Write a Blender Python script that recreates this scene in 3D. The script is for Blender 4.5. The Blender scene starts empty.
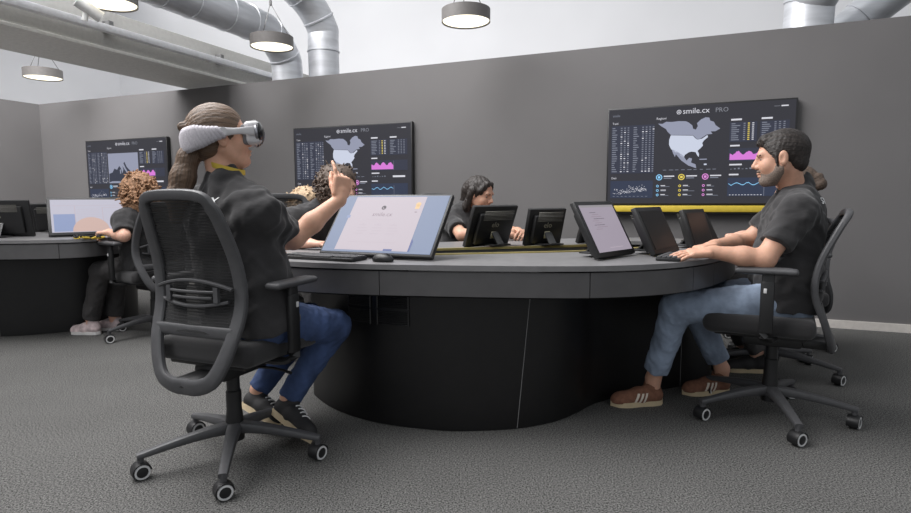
import bpy, bmesh, math, random
import numpy as np
from mathutils import Vector, Matrix
from mathutils.bvhtree import BVHTree
from mathutils.geometry import tessellate_polygon

random.seed(7); rng = np.random.default_rng(7)
SC = bpy.context.scene
COL = SC.collection
PI = math.pi

# ------------------------------------------------------------------ camera, world, light
cam_d = bpy.data.cameras.new('camera'); cam = bpy.data.objects.new('camera', cam_d); COL.objects.link(cam)
cam_d.sensor_width = 36.0; cam_d.lens = 574.0*36.0/911.0; cam_d.clip_start = 0.05; cam_d.clip_end = 200
cam.matrix_world = Matrix.Translation((0, 0, 1.013)) @ Matrix.Rotation(PI/2-0.1015, 4, 'X') @ Matrix.Rotation(-0.0051, 4, 'Z')
SC.camera = cam
SC.view_settings.view_transform = 'Standard'; SC.view_settings.look = 'None'
SC.view_settings.gamma = 1.0; SC.view_settings.use_curve_mapping = False
SC.view_settings.exposure = 0.3

world = bpy.data.worlds.new('world'); SC.world = world; world.use_nodes = True
bg = world.node_tree.nodes['Background']; bg.inputs[0].default_value = (0.93, 0.96, 1.0, 1); bg.inputs[1].default_value = 0.46

def area_light(name, loc, target, sx, sy, power, color=(1, 1, 1)):
    l = bpy.data.lights.new(name, 'AREA'); l.shape = 'RECTANGLE'; l.size = sx; l.size_y = sy; l.energy = power; l.color = color
    o = bpy.data.objects.new(name, l); COL.objects.link(o); o.location = loc
    o.rotation_euler = (Vector(target)-Vector(loc)).to_track_quat('-Z', 'Y').to_euler()
    return o
area_light('skylight', (-4.2, 3.2, 5.4), (-3.0, 4.0, 0.5), 6.0, 6.0, 900, (1.0, 0.985, 0.985))
area_light('hall_fill_light', (-3.5, 8.6, 6.4), (-1.0, 10.0, 1.5), 16.0, 2.0, 130, (1.0, 1.0, 1.0))  # unseen fill, added to brighten the white hall wall

# ------------------------------------------------------------------ materials
MATS = {}
def lin(c):
    return tuple(((x/255)/12.92 if x/255 <= .04045 else ((x/255+.055)/1.055)**2.4) for x in c)
def mat(name, rgb, rough=.6, metal=0., noise=None, bump=None, spec=.5, emit=None, sheen=0.):
    """rgb in 0-255 sRGB; noise = (scale xyz or float, amount, detail); bump = (scale, strength)"""
    if name in MATS: return MATS[name]
    m = bpy.data.materials.new(name); m.use_nodes = True; nt = m.node_tree; N = nt.nodes; L = nt.links
    b = N['Principled BSDF']; c = lin(rgb)
    b.inputs['Base Color'].default_value = (*c, 1); b.inputs['Roughness'].default_value = rough
    b.inputs['Metallic'].default_value = metal; b.inputs['Specular IOR Level'].default_value = spec
    if sheen: b.inputs['Sheen Weight'].default_value = sheen
    tc = N.new('ShaderNodeTexCoord')
    def scaled(s):
        mp = N.new('ShaderNodeMapping'); L.new(tc.outputs['Object'], mp.inputs[0])
        mp.inputs['Scale'].default_value = s if isinstance(s, tuple) else (s, s, s); return mp.outputs[0]
    if noise is None: noise = (30., .06, 2)
    n = N.new('ShaderNodeTexNoise'); n.inputs['Scale'].default_value = 1; n.inputs['Detail'].default_value = noise[2]
    L.new(scaled(noise[0]), n.inputs['Vector'])
    r = N.new('ShaderNodeValToRGB'); a = noise[1]
    r.color_ramp.elements[0].position = .3; r.color_ramp.elements[1].position = .7
    r.color_ramp.elements[0].color = (*[x*(1-a) for x in c], 1); r.color_ramp.elements[1].color = (*[min(1, x*(1+a)) for x in c], 1)
    L.new(n.outputs[0], r.inputs[0]); L.new(r.outputs[0], b.inputs['Base Color'])
    if bump:
        n2 = N.new('ShaderNodeTexNoise'); n2.inputs['Scale'].default_value = 1; n2.inputs['Detail'].default_value = 3
        L.new(scaled(bump[0]), n2.inputs['Vector'])
        bp = N.new('ShaderNodeBump'); bp.inputs['Strength'].default_value = bump[1]; bp.inputs['Distance'].default_value = .004
        L.new(n2.outputs[0], bp.inputs['Height']); L.new(bp.outputs[0], b.inputs['Normal'])
    if emit:
        b.inputs['Emission Color'].default_value = (*c, 1); b.inputs['Emission Strength'].default_value = emit
    MATS[name] = m; return m
def glow(name, rgb, s=1.0, rough=.35):
    """a lit display pixel colour"""
    if name in MATS: return MATS[name]
    m = bpy.data.materials.new(name); m.use_nodes = True; b = m.node_tree.nodes['Principled BSDF']
    b.inputs['Base Color'].default_value = (.01, .01, .012, 1); b.inputs['Roughness'].default_value = rough; b.inputs['Specular IOR Level'].default_value = .15
    b.inputs['Emission Color'].default_value = (*lin(rgb), 1); b.inputs['Emission Strength'].default_value = s
    MATS[name] = m; return m

# ------------------------------------------------------------------ object helpers
def link(name, me, m=None, parent=None, smooth=True, loc=None):
    if m is not None and not me.materials: me.materials.append(m)
    if smooth and len(me.polygons): me.polygons.foreach_set('use_smooth', [True]*len(me.polygons))
    o = bpy.data.objects.new(name, me); COL.objects.link(o)
    if parent is not None: o.parent = parent
    if loc is not None: o.location = loc
    return o
def tag(o, label, cat, group=None):
    o['label'] = label; o['category'] = cat
    if group: o['group'] = group
    return o
def thing(name, label, cat, loc=(0, 0, 0), rz=0., group=None):
    o = bpy.data.objects.new(name, None); COL.objects.link(o); o.location = loc; o.rotation_euler = (0, 0, rz)
    o.empty_display_size = .05
    return tag(o, label, cat, group)
def struct(o, label=None):
    o['kind'] = 'structure'
    if label: o['label'] = label
    return o
def bm_mesh(bm, name, sharp=35):
    me = bpy.data.meshes.new(name); bmesh.ops.recalc_face_normals(bm, faces=bm.faces[:])
    for e in bm.edges:
        if len(e.link_faces) == 2 and e.calc_face_angle(0) > math.radians(sharp): e.smooth = False
    bm.to_mesh(me); bm.free(); return me
def box(bm, c, s, R=None, bev=0.):
    g = bmesh.ops.create_cube(bm, size=1.0); vs = g['verts']
    for v in vs: v.co = Vector((v.co.x*s[0], v.co.y*s[1], v.co.z*s[2]))
    if bev > 0:
        es = list({e for v in vs for e in v.link_edges})
        r = bmesh.ops.bevel(bm, geom=es, offset=bev, segments=2, affect='EDGES', profile=.5)
        vs = list({v for f in r['faces'] for v in f.verts} | {v for v in vs if v.is_valid})
    for v in vs:
        if R is not None: v.co = R @ v.co
        v.co += Vector(c)
    return vs
def boxmesh(name, c, s, bev=0., R=None):
    bm = bmesh.new(); box(bm, c, s, R, bev); return bm_mesh(bm, name)
def rings(bm, ringlist, closed_path=False, cap=True):
    rows = [[bm.verts.new(p) for p in r] for r in ringlist]; n = len(rows[0])
    for i in range(len(rows) if closed_path else len(rows)-1):
        a, b = rows[i], rows[(i+1) % len(rows)]
        for j in range(n): bm.faces.new((a[j], a[(j+1) % n], b[(j+1) % n], b[j]))
    if cap and not closed_path:
        bm.faces.new(rows[0][::-1]); bm.faces.new(rows[-1])
def lathe(bm, prof, seg=24, c=(0, 0, 0), R=None):
    rs = []
    for r, z in prof:
        ring = []
        for k in range(seg):
            a = 2*PI*k/seg; p = Vector((max(r, 1e-4)*math.cos(a), max(r, 1e-4)*math.sin(a), z))
            if R is not None: p = R @ p
            ring.append(p+Vector(c))
        rs.append(ring)
    rings(bm, rs)
def cyl(bm, a, b, ra, rb=None, seg=16):
    a, b = Vector(a), Vector(b); rb = ra if rb is None else rb
    R = (b-a).to_track_quat('Z', 'Y').to_matrix(); h = (b-a).length
    lathe(bm, [(0, 0), (ra, 0), (rb, h), (0, h)], seg, a, R)
def spline(pts, n):
    """Catmull-Rom through pts"""
    P = [np.array(p, float) for p in pts]; P = [2*P[0]-P[1]]+P+[2*P[-1]-P[-2]]; out = []; m = len(P)-3
    for i in range(n+1):
        t = i/n*m; k = min(int(t), m-1); t -= k; a, b, c, d = P[k:k+4]
        out.append(.5*((2*b)+(-a+c)*t+(2*a-5*b+4*c-d)*t*t+(-a+3*b-3*c+d)*t**3))
    return out
def closed_spline(pts, per):
    P = [np.array(p, float) for p in pts]; n = len(P); out = []
    for i in range(n):
        a, b, c, d = P[i-1], P[i], P[(i+1) % n], P[(i+2) % n]
        for j in range(per):
            t = j/per; out.append(.5*((2*b)+(-a+c)*t+(2*a-5*b+4*c-d)*t*t+(-a+3*b-3*c+d)*t**3))
    return out
def sweep(bm, pts, w, h, N, seg=12, power=3.0, closed=False):
    """superellipse section: w across, h along N (one vector or a list)"""
    rs = []; n = len(pts)
    for i, p in enumerate(pts):
        a = Vector(pts[(i-1) % n] if closed else pts[max(i-1, 0)]); b = Vector(pts[(i+1) % n] if closed else pts[min(i+1, n-1)])
        T = (b-a).normalized(); Ni = Vector(N[i] if isinstance(N, list) else N); B = T.cross(Ni).normalized(); Ni = B.cross(T).normalized()
        wi = w[i] if isinstance(w, (list, tuple)) else w; hi = h[i] if isinstance(h, (list, tuple)) else h; ring = []
        for k in range(seg):
            t = 2*PI*(k+.5)/seg; c, s = math.cos(t), math.sin(t); q = 2/power
            ring.append(Vector(p)+B*(wi/2*math.copysign(abs(c)**q, c))+Ni*(hi/2*math.copysign(abs(s)**q, s)))
        rs.append(ring)
    rings(bm, rs, closed)
def tube(bm, pts, r, seg=8):
    pts = [Vector(p) for p in pts]; T0 = (pts[1]-pts[0]).normalized(); N = T0.orthogonal().normalized(); rs = []
    for i, p in enumerate(pts):
        T = (pts[min(i+1, len(pts)-1)]-pts[max(i-1, 0)]).normalized(); N = (N-T*N.dot(T)).normalized(); B = T.cross(N)
        ri = r[i] if isinstance(r, (list, tuple)) else r
        rs.append([p+(N*math.cos(2*PI*k/seg)+B*math.sin(2*PI*k/seg))*ri for k in range(seg)])
    rings(bm, rs)
def text_verts(s, size, align='CENTER'):
    cu = bpy.data.curves.new('lettering', 'FONT'); cu.body = s; cu.size = size; cu.align_x = align; cu.resolution_u = 2
    o = bpy.data.objects.new('lettering', cu); COL.objects.link(o)
    dg = bpy.context.evaluated_depsgraph_get(); me = bpy.data.meshes.new_from_object(o.evaluated_get(dg))
    vs = [tuple(v.co) for v in me.vertices]; fs = [tuple(p.vertices) for p in me.polygons]
    bpy.data.objects.remove(o); bpy.data.curves.remove(cu); bpy.data.meshes.remove(me)
    return vs, fs
def pydata(name, vs, fs):
    me = bpy.data.meshes.new(name); me.from_pydata([tuple(v) for v in vs], [], fs); me.update(); return me
class Print:
    """flat print on a panel: u to the right 0..1, v down 0..1, on a plane of width w and height h"""
    def __init__(s, w, h): s.w, s.h, s.d = w, h, {}
    def _g(s, k): return s.d.setdefault(k, ([], []))
    def pt(s, u, v, lay): return ((u-.5)*s.w, -.0004*lay, (1-v)*s.h)
    def poly(s, k, pts, lay=1):
        V, Fc = s._g(k); o = len(V); V += [s.pt(u, v, lay) for u, v in pts]
        for t in tessellate_polygon([[Vector((u, v, 0)) for u, v in pts]]): Fc.append(tuple(o+i for i in t))
    def rect(s, k, u0, v0, u1, v1, lay=1): 
        V, Fc = s._g(k); o = len(V); V += [s.pt(u, v, lay) for u, v in ((u0, v0), (u0, v1), (u1, v1), (u1, v0))]; Fc.append((o, o+1, o+2, o+3))
    def disc(s, k, u, v, r, lay=1, inner=0., n=18):
        V, Fc = s._g(k); o = len(V); a = s.w/s.h
        for i in range(n):
            t = 2*PI*i/n
            V += [s.pt(u+r*math.cos(t), v+r*a*math.sin(t), lay), s.pt(u+r*inner*math.cos(t), v+r*a*inner*math.sin(t), lay)]
        for i in range(n):
            j = (i+1) % n; Fc.append((o+2*i, o+2*i+1, o+2*j+1, o+2*j))
    def text(s, k, t, u, v, size, align='LEFT', lay=1):
        vs, fs = text_verts(t, size, align); V, Fc = s._g(k); o = len(V); p = s.pt(u, v, lay)
        V += [(p[0]+a, p[1], p[2]+b) for a, b, _ in vs]; Fc += [tuple(o+i for i in f) for f in fs]
    def make(s, parent, mats, names, M=None):
        for k, (V, Fc) in s.d.items():
            nm = names.get(k, k)
            if nm in ('table_panel', 'chart_panel'):      # each panel of the dashboard is a part
                sets = [([V[i] for i in f], [(0, 1, 2, 3)]) for f in Fc]
            else: sets = [(V, Fc)]
            for v, f in sets:
                o = link(nm, pydata(nm, v, f), mats[k], parent, False)
                if len(f) > 3: o['kind'] = 'stuff'
                if M is not None: o.matrix_local = M

# ------------------------------------------------------------------ implicit surfaces for bodies, cloth and hair
V3 = lambda *a: np.array(a, float)
def nrm(v): v = np.array(v, float); return v/np.linalg.norm(v)
def frame(f, up=(0, 0, 1)):
    f = nrm(f); l = nrm(np.cross(up, f)); u = np.cross(f, l); return np.stack([f, l, u], 1)   # columns: forward, left, up
class Field:
    def __init__(s, res): s.res = res; s.p = []
    def cap(s, a, b, ra, rb=None, k=.02, op='u'):
        s.p.append(('c', np.array(a, float), np.array(b, float), ra, ra if rb is None else rb, k, op)); return s
    def ell(s, c, r, R=None, k=.02, op='u'):
        s.p.append(('e', np.array(c, float), np.array(r, float), np.eye(3) if R is None else R, k, op)); return s
    def rbox(s, c, hs, rr, R=None, k=.01, op='u'):
        s.p.append(('b', np.array(c, float), np.array(hs, float), np.eye(3) if R is None else R, rr, k, op)); return s
    def half(s, p, n, k=.004):          # cut away the side n points to
        s.p.append(('h', np.array(p, float), nrm(n), k)); return s
    def bounds(s, q):
        if q[0] == 'c': a, b, r = q[1], q[2], max(q[3], q[4]); return np.minimum(a, b)-r, np.maximum(a, b)+r
        if q[0] == 'e': e = np.abs(q[3])@q[2]; return q[1]-e, q[1]+e
        if q[0] == 'b': e = np.abs(q[3])@(q[2]+q[4]); return q[1]-e, q[1]+e
    def mesh(s, name, wob=None):
        B = [s.bounds(q) for q in s.p if q[0] != 'h' and q[-1] == 'u']
        lo = np.min([b[0] for b in B], 0)-.03; hi = np.max([b[1] for b in B], 0)+.03
        n = np.ceil((hi-lo)/s.res).astype(int)+1; D = np.full(n, .2, np.float32)
        ax = [lo[i]+s.res*np.arange(n[i]) for i in range(3)]
        for q in s.p:
            if q[0] == 'h':
                d = (ax[0][:, None, None]-q[1][0])*q[2][0]+(ax[1][None, :, None]-q[1][1])*q[2][1]+(ax[2][None, None, :]-q[1][2])*q[2][2]
                D = np.maximum(D, d.astype(np.float32)); continue
            k = q[-2]; b0, b1 = s.bounds(q); m = k+.014+2*s.res
            i0 = np.clip(((b0-m-lo)/s.res).astype(int), 0, n-1); i1 = np.clip(((b1+m-lo)/s.res).astype(int)+1, 1, n)
            if np.any(i1 <= i0): continue
            X = ax[0][i0[0]:i1[0], None, None]; Y = ax[1][None, i0[1]:i1[1], None]; Z = ax[2][None, None, i0[2]:i1[2]]
            if q[0] == 'c':
                a, b = q[1], q[2]; d = b-a; L = float(d@d)+1e-12
                t = np.clip(((X-a[0])*d[0]+(Y-a[1])*d[1]+(Z-a[2])*d[2])/L, 0, 1)
                f = np.sqrt((X-a[0]-t*d[0])**2+(Y-a[1]-t*d[1])**2+(Z-a[2]-t*d[2])**2)-(q[3]+(q[4]-q[3])*t)
            else:
                R = q[3]; x, y, z = X-q[1][0], Y-q[1][1], Z-q[1][2]
                l = [x*R[0, i]+y*R[1, i]+z*R[2, i] for i in range(3)]
                if q[0] == 'e':
                    r = q[2]; k0 = np.sqrt(sum((l[i]/r[i])**2 for i in range(3))); k1 = np.sqrt(sum((l[i]/r[i]**2)**2 for i in range(3)))+1e-9
                    f = k0*(k0-1)/k1
                else:
                    e = [np.abs(l[i])-q[2][i] for i in range(3)]
                    f = np.sqrt(sum(np.maximum(v, 0)**2 for v in e))+np.minimum(np.maximum(np.maximum(e[0], e[1]), e[2]), 0)-q[4]
            f = f.astype(np.float32); sl = tuple(slice(i0[i], i1[i]) for i in range(3)); A = D[sl]
            if q[-1] == 'u':
                h = np.clip(.5+.5*(f-A)/k, 0, 1); D[sl] = f*(1-h)+A*h-k*h*(1-h)
            else:
                h = np.clip(.5-.5*(A+f)/k, 0, 1); D[sl] = A*(1-h)-f*h+k*h*(1-h)
        if wob:
            X, Y, Z = ax[0][:, None, None], ax[1][None, :, None], ax[2][None, None, :]
            for amp, wl, dx, dy, dz, ph in wob:
                q = 2*PI/wl
                D += (amp*np.sin(q*(dx*X+dy*Y+dz*Z)+ph+1.3*np.sin(q*.6*(dy*X-dx*Y+.5*Z)+ph*2))).astype(np.float32)
        return nets(name, D, lo, s.res)
def nets(name, D, lo, res):
    n = np.array(D.shape); ins = D < 0
    c = np.zeros(n-1, np.uint8)
    for i in (0, 1):
        for j in (0, 1):
            for k in (0, 1): c += ins[i:n[0]-1+i, j:n[1]-1+j, k:n[2]-1+k]
    I = np.argwhere((c > 0) & (c < 8)); idx = -np.ones(n-1, np.int64); idx[tuple(I.T)] = np.arange(len(I))
    acc = np.zeros((len(I), 3)); cnt = np.zeros(len(I))
    for axis in range(3):
        o1, o2 = [a for a in range(3) if a != axis]
        for u in (0, 1):
            for v in (0, 1):
                p = I.copy(); p[:, o1] += u; p[:, o2] += v; q = p.copy(); q[:, axis] += 1
                a = D[tuple(p.T)]; b = D[tuple(q.T)]; m = (a < 0) != (b < 0)
                t = np.where(m, a/np.where(m, a-b, 1), 0); pt = p.astype(float); pt[:, axis] += t
                acc += pt*m[:, None]; cnt += m
    P = lo+res*acc/cnt[:, None]; quads = []
    for axis in range(3):
        o1, o2 = [(1, 2), (2, 0), (0, 1)][axis]
        s0 = [slice(1, -1)]*3; s1 = [slice(1, -1)]*3; s0[axis] = slice(0, -1); s1[axis] = slice(1, None)
        a, b = ins[tuple(s0)], ins[tuple(s1)]; E = np.argwhere(a != b); fl = a[tuple(E.T)]
        off = np.ones(3, int); off[axis] = 0; E = E+off
        def cell(d1, d2):
            q = E.copy(); q[:, o1] -= d1; q[:, o2] -= d2; return idx[tuple(q.T)]
        Q = np.stack([cell(1, 1), cell(0, 1), cell(0, 0), cell(1, 0)], 1); Q[~fl] = Q[~fl][:, ::-1]; quads.append(Q)
    Q = np.concatenate(quads); Q = Q[(Q >= 0).all(1)]
    me = bpy.data.meshes.new(name); me.vertices.add(len(P)); me.vertices.foreach_set('co', P.astype(np.float32).ravel())
    me.loops.add(len(Q)*4); me.loops.foreach_set('vertex_index', Q.astype(np.int32).ravel())
    me.polygons.add(len(Q)); me.polygons.foreach_set('loop_start', np.arange(0, len(Q)*4, 4, dtype=np.int32))
    me.update(calc_edges=True); me.validate(); return me

# ------------------------------------------------------------------ common materials
M = dict(
 carpet=None,
 wall=mat('partition_paint', (106, 104, 104), .85, noise=(1.2, .05, 3), bump=(60., .05)),
 white=mat('white_plaster', (228, 228, 230), .9, noise=(.8, .03, 2), bump=(40., .05)),
 base=mat('baseboard_paint', (206, 200, 194), .6),
 desk=mat('desk_laminate', (118, 117, 118), .42, noise=(18., .08, 3), bump=(120., .04)),
 fascia=mat('fascia_laminate', (84, 83, 84), .33, noise=(14., .08, 3)),
 black=mat('base_black_laminate', (15, 14, 15), .4, noise=(25., .25, 3)),
 core=mat('black_core', (9, 9, 9), .9),
 gold=mat('gold_trim', (196, 180, 118), .35, .6),
 plast=mat('black_plastic', (30, 30, 31), .42, bump=(300., .03)),
 frameg=mat('grey_chair_plastic', (74, 74, 76), .48, noise=(40., .08, 2), bump=(350., .05)),
 cush=mat('seat_fabric', (40, 39, 40), .9, noise=(400., .2, 2), bump=(500., .15), sheen=.2),
 rim=mat('caster_rim', (214, 214, 214), .5),
 metal=mat('galvanised_duct', (204, 206, 210), .45, .55, noise=((3., 3., 20.), .12, 3)),
 shirt=mat('black_cotton', (50, 49, 50), .95, noise=(9., .15, 4), bump=((16., 16., 30.), 1.0), sheen=.15),
 scr=mat('dark_glass', (12, 12, 13), .3, spec=.6),
)
def carpet_mat():
    m = bpy.data.materials.new('carpet'); m.use_nodes = True; nt = m.node_tree; N = nt.nodes; L = nt.links; b = N['Principled BSDF']
    b.inputs['Roughness'].default_value = 1; b.inputs['Specular IOR Level'].default_value = .1
    tc = N.new('ShaderNodeTexCoord')
    n1 = N.new('ShaderNodeTexNoise'); n1.inputs['Scale'].default_value = 165; n1.inputs['Detail'].default_value = 6; n1.inputs['Roughness'].default_value = .75
    n2 = N.new('ShaderNodeTexNoise'); n2.inputs['Scale'].default_value = 2.2; n2.inputs['Detail'].default_value = 3
    vo = N.new('ShaderNodeTexVoronoi'); vo.inputs['Scale'].default_value = 330
    for n in (n1, n2, vo): L.new(tc.outputs['Object'], n.inputs['Vector'])
    r = N.new('ShaderNodeValToRGB'); r.color_ramp.elements[0].position = .40; r.color_ramp.elements[1].position = .61
    r.color_ramp.elements[0].color = (*lin((30, 30, 30)), 1); r.color_ramp.elements[1].color = (*lin((128, 127, 125)), 1)
    L.new(n1.outputs[0], r.inputs[0])
    r2 = N.new('ShaderNodeValToRGB'); r2.color_ramp.elements[0].color = (.82, .82, .82, 1); r2.color_ramp.elements[1].color = (1.1, 1.1, 1.1, 1)
    L.new(n2.outputs[0], r2.inputs[0])
    mx = N.new('ShaderNodeMix'); mx.data_type = 'RGBA'; mx.blend_type = 'MULTIPLY'; mx.inputs[0].default_value = 1
    L.new(r.outputs[0], mx.inputs[6]); L.new(r2.outputs[0], mx.inputs[7]); L.new(mx.outputs[2], b.inputs['Base Color'])
    bp = N.new('ShaderNodeBump'); bp.inputs['Strength'].default_value = .2; bp.inputs['Distance'].default_value = .004
    L.new(vo.outputs[0], bp.inputs['Height']); L.new(bp.outputs[0], b.inputs['Normal']); return m
M['carpet'] = carpet_mat()
def mesh_fabric():
    m = bpy.data.materials.new('chair_net'); m.use_nodes = True; nt = m.node_tree; N = nt.nodes; L = nt.links; b = N['Principled BSDF']
    b.inputs['Base Color'].default_value = (*lin((34, 34, 35)), 1); b.inputs['Roughness'].default_value = .8
    tc = N.new('ShaderNodeTexCoord'); w = N.new('ShaderNodeTexWave'); w.bands_direction = 'Z'; w.inputs['Scale'].default_value = 30; w.inputs['Distortion'].default_value = .6
    L.new(tc.outputs['Object'], w.inputs['Vector'])
    mr = N.new('ShaderNodeMapRange'); mr.inputs[3].default_value = .74; mr.inputs[4].default_value = .97
    L.new(w.outputs['Fac'], mr.inputs[0]); L.new(mr.outputs[0], b.inputs['Alpha']); return m
M['net'] = mesh_fabric()

# ------------------------------------------------------------------ the setting
TH = .3889; WN = np.array([math.sin(TH), math.cos(TH)]); WD = np.array([math.cos(TH), -math.sin(TH)]); WDIST = 5.15; WH = 2.288
RW = Matrix.Rotation(-TH, 4, 'Z')          # wall frame: x along the wall, y away from the room
def wp(t, dist=WDIST): return WN*dist+WD*t
fl = link('floor', boxmesh('floor', (0, 5, -.05), (34, 30, .1)), M['carpet'], smooth=False); struct(fl, 'grey speckled carpet floor')
def wallbox(name, t0, t1, d0, d1, z0, z1, m, label=None):
    o = link(name, boxmesh(name, ((t0+t1)/2, (d0+d1)/2, (z0+z1)/2), (t1-t0, d1-d0, z1-z0)), m, smooth=False); o.matrix_world = RW
    return struct(o, label)
CT = -8.12
wallbox('wall_back', CT-.12, 6.5, WDIST, WDIST+.12, 0, WH, M['wall'], 'dark grey partition wall carrying the screens')
wallbox('wall_left', CT-.12, CT, -6, WDIST, 0, WH, M['wall'], 'grey partition wall on the left')
wallbox('baseboard_back', CT+.015, 6.5, WDIST-.015, WDIST, 0, .062, M['base'])
wallbox('baseboard_left', CT, CT+.015, -6, WDIST, 0, .062, M['base'])
wallbox('wall_hall', -16, 14, 10.2, 10.4, 0, 6.5, M['white'], 'white wall of the hall behind the partition')
wallbox('wall_hall_left', -13.2, -13, -8, 10.2, 0, 6.5, M['white'], 'white side wall of the hall')

# beam above the left desk, resting on the partition
def beam():
    t = thing('ceiling_beam', 'large grey boxed ceiling beam running to the top of the partition', 'beam')
    t.matrix_world = RW
    link('box', boxmesh('box', (-5.2, 3.0, 2.52), (.68, 9.0, .32), .004), mat('beam_paint', (168, 167, 163), .7), t)
    link('lower_flange', boxmesh('lower_flange', (-5.24, 3.0, 2.345), (.80, 9.0, .03), .004), mat('beam_light_paint', (226, 225, 220), .7), t)
    link('rail', boxmesh('rail', (-4.78, 3.0, 2.50), (.07, 9.0, .06), .004), mat('rail_aluminium', (232, 233, 235), .4, .0), t)
    for i in range(5):
        link('rail_bracket', boxmesh('rail_bracket', (-4.82, 5.0-1.3*i, 2.53), (.08, .05, .10), .004), mat('bracket_grey', (90, 90, 90), .6), t)
beam()

def lamp(px, label, hang=.36, top=2.5):
    t = thing('pendant_lamp', label, 'lamp', px, 0, 'round pendant lamps')
    bm = bmesh.new(); lathe(bm, [(.19, -.035), (.2, -.05), (.2, .05), (.195, .052), (0, .052)], 40); link('shade', bm_mesh(bm, 'shade'), mat('lamp_grey', (104, 101, 99), .55), t)
    bm = bmesh.new(); lathe(bm, [(0, -.046), (.15, -.046), (.19, -.04), (.19, -.02), (0, -.02)], 40)
    link('diffuser', bm_mesh(bm, 'diffuser'), glow('lamp_light', (255, 246, 222), 1.6), t)
    bm = bmesh.new()
    for k in range(3):
        a = 2*PI*k/3+.4; tube(bm, [(.17*math.cos(a), .17*math.sin(a), .05), (0, 0, hang)], .0035, 5)
    link('wires', bm_mesh(bm, 'wires'), mat('wire_steel', (120, 120, 120), .4, .6), t)
    bm = bmesh.new(); cyl(bm, (0, 0, hang-.01), (0, 0, top), .006, seg=6); lathe(bm, [(0, hang-.03), (.014, hang-.02), (.014, hang+.02), (0, hang+.03)], 10); link('cable', bm_mesh(bm, 'cable'), mat('wire_steel', (120, 120, 120), .4, .6), t)
lamp((.096, 4.89, 2.5), 'round grey pendant lamp hanging alone against the white upper wall')
lamp((-1.74, 5.65, 2.5), 'round grey pendant lamp hanging in front of the two silver ducts')
lamp((-4.88, 6.99, 2.5), 'round grey pendant lamp at the far left below the beam')
lamp((-2.66, 4.60, 2.56), 'round grey pendant lamp cut off by the top edge near the spotlight', .10, .15)

t = thing('spotlight', 'small white cylinder spotlight mounted on the beam rail', 'spotlight', (-2.74, 4.46, 2.43))
bm = bmesh.new(); cyl(bm, (-.05, -.05, .05), (.06, .06, -.04), .043, seg=20); link('housing', bm_mesh(bm, 'housing'), mat('spot_white', (232, 232, 230), .45), t)
bm = bmesh.new(); cyl(bm, (-.03, .0, -.08), (-.01, .0, 0), .02, seg=12); link('bracket', bm_mesh(bm, 'bracket'), mat('spot_white', (232, 232, 230), .45), t)

def duct(label, pts, r):
    t = thing('ventilation_duct', label, 'duct', (0, 0, 0), 0, 'silver ventilation ducts')
    n = 14*(len(pts)-1); P = spline(pts, n); bm = bmesh.new(); tube(bm, P, r, 28); link('pipe', bm_mesh(bm, 'pipe', 60), M['metal'], t)
    P = [Vector(p) for p in P]; acc = 0; last = None
    for i in range(1, len(P)-1):
        acc += (P[i]-P[i-1]).length
        if last is None or acc-last > .32:
            last = acc; T = (P[i+1]-P[i-1]).normalized(); bm = bmesh.new()
            lathe(bm, [(r, -.012), (r+.009, -.008), (r+.009, .008), (r, .012)], 28, P[i], T.to_track_quat('Z', 'Y').to_matrix())
            link('joint_band', bm_mesh(bm, 'joint_band'), M['metal'], t)
def wz(tt, d, z): p = wp(tt, d); return (p[0], p[1], z)
def tfor(px, d):           # wall-frame t on the viewing ray px at wall-frame distance d
    u = (px-455.5)/574; y = d/(WN[0]*u+WN[1]); return float(np.dot((u*y, y), WD))
t1 = tfor(293, 5.62); t2 = tfor(327, 5.72)
duct('silver round duct running beside the beam and turning down behind the partition, lower one',
     [wz(t1, -1, 2.88), wz(t1, 2.5, 2.88), wz(t1, 4.9, 2.88), wz(t1, 5.32, 2.84), wz(t1, 5.56, 2.66), wz(t1, 5.62, 2.4), wz(t1, 5.62, 1.2), wz(t1, 5.62, .0)], .175)
duct('silver round duct with an upper elbow beside the lower duct, nearer the white wall',
     [wz(t2-.25, -1, 3.42), wz(t2-.25, 3.0, 3.42), wz(t2-.2, 4.9, 3.4), wz(t2-.08, 5.45, 3.27), wz(t2, 5.72, 2.98), wz(t2, 5.75, 2.7), wz(t2, 5.75, 1.2), wz(t2, 5.75, 0)], .175)
t3 = tfor(797, 5.55)
duct('silver duct rising straight up behind the partition above the right screen',
     [wz(t3, 5.55, 0), wz(t3, 5.55, 1.2), wz(t3, 5.55, 2.45), wz(t3+.03, 5.5, 2.62), wz(t3+.12, 5.35, 2.82), wz(t3+.25, 5.1, 3.0), wz(t3+.5, 4.6, 3.3), wz(t3+.9, 4, 3.7)], .18)
duct('silver duct slanting up to the right at the top right corner',
     [wz(tfor(806, 5.95), 5.95, .0), wz(tfor(806, 5.95), 5.95, 1.6), wz(tfor(810, 5.95), 5.95, 2.05), wz(tfor(824, 5.95), 5.95, 2.32), wz(tfor(850, 5.95), 5.95, 2.52), wz(tfor(895, 5.95), 5.95, 2.78), wz(tfor(1000, 5.95), 5.95, 3.3)], .15)

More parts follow.
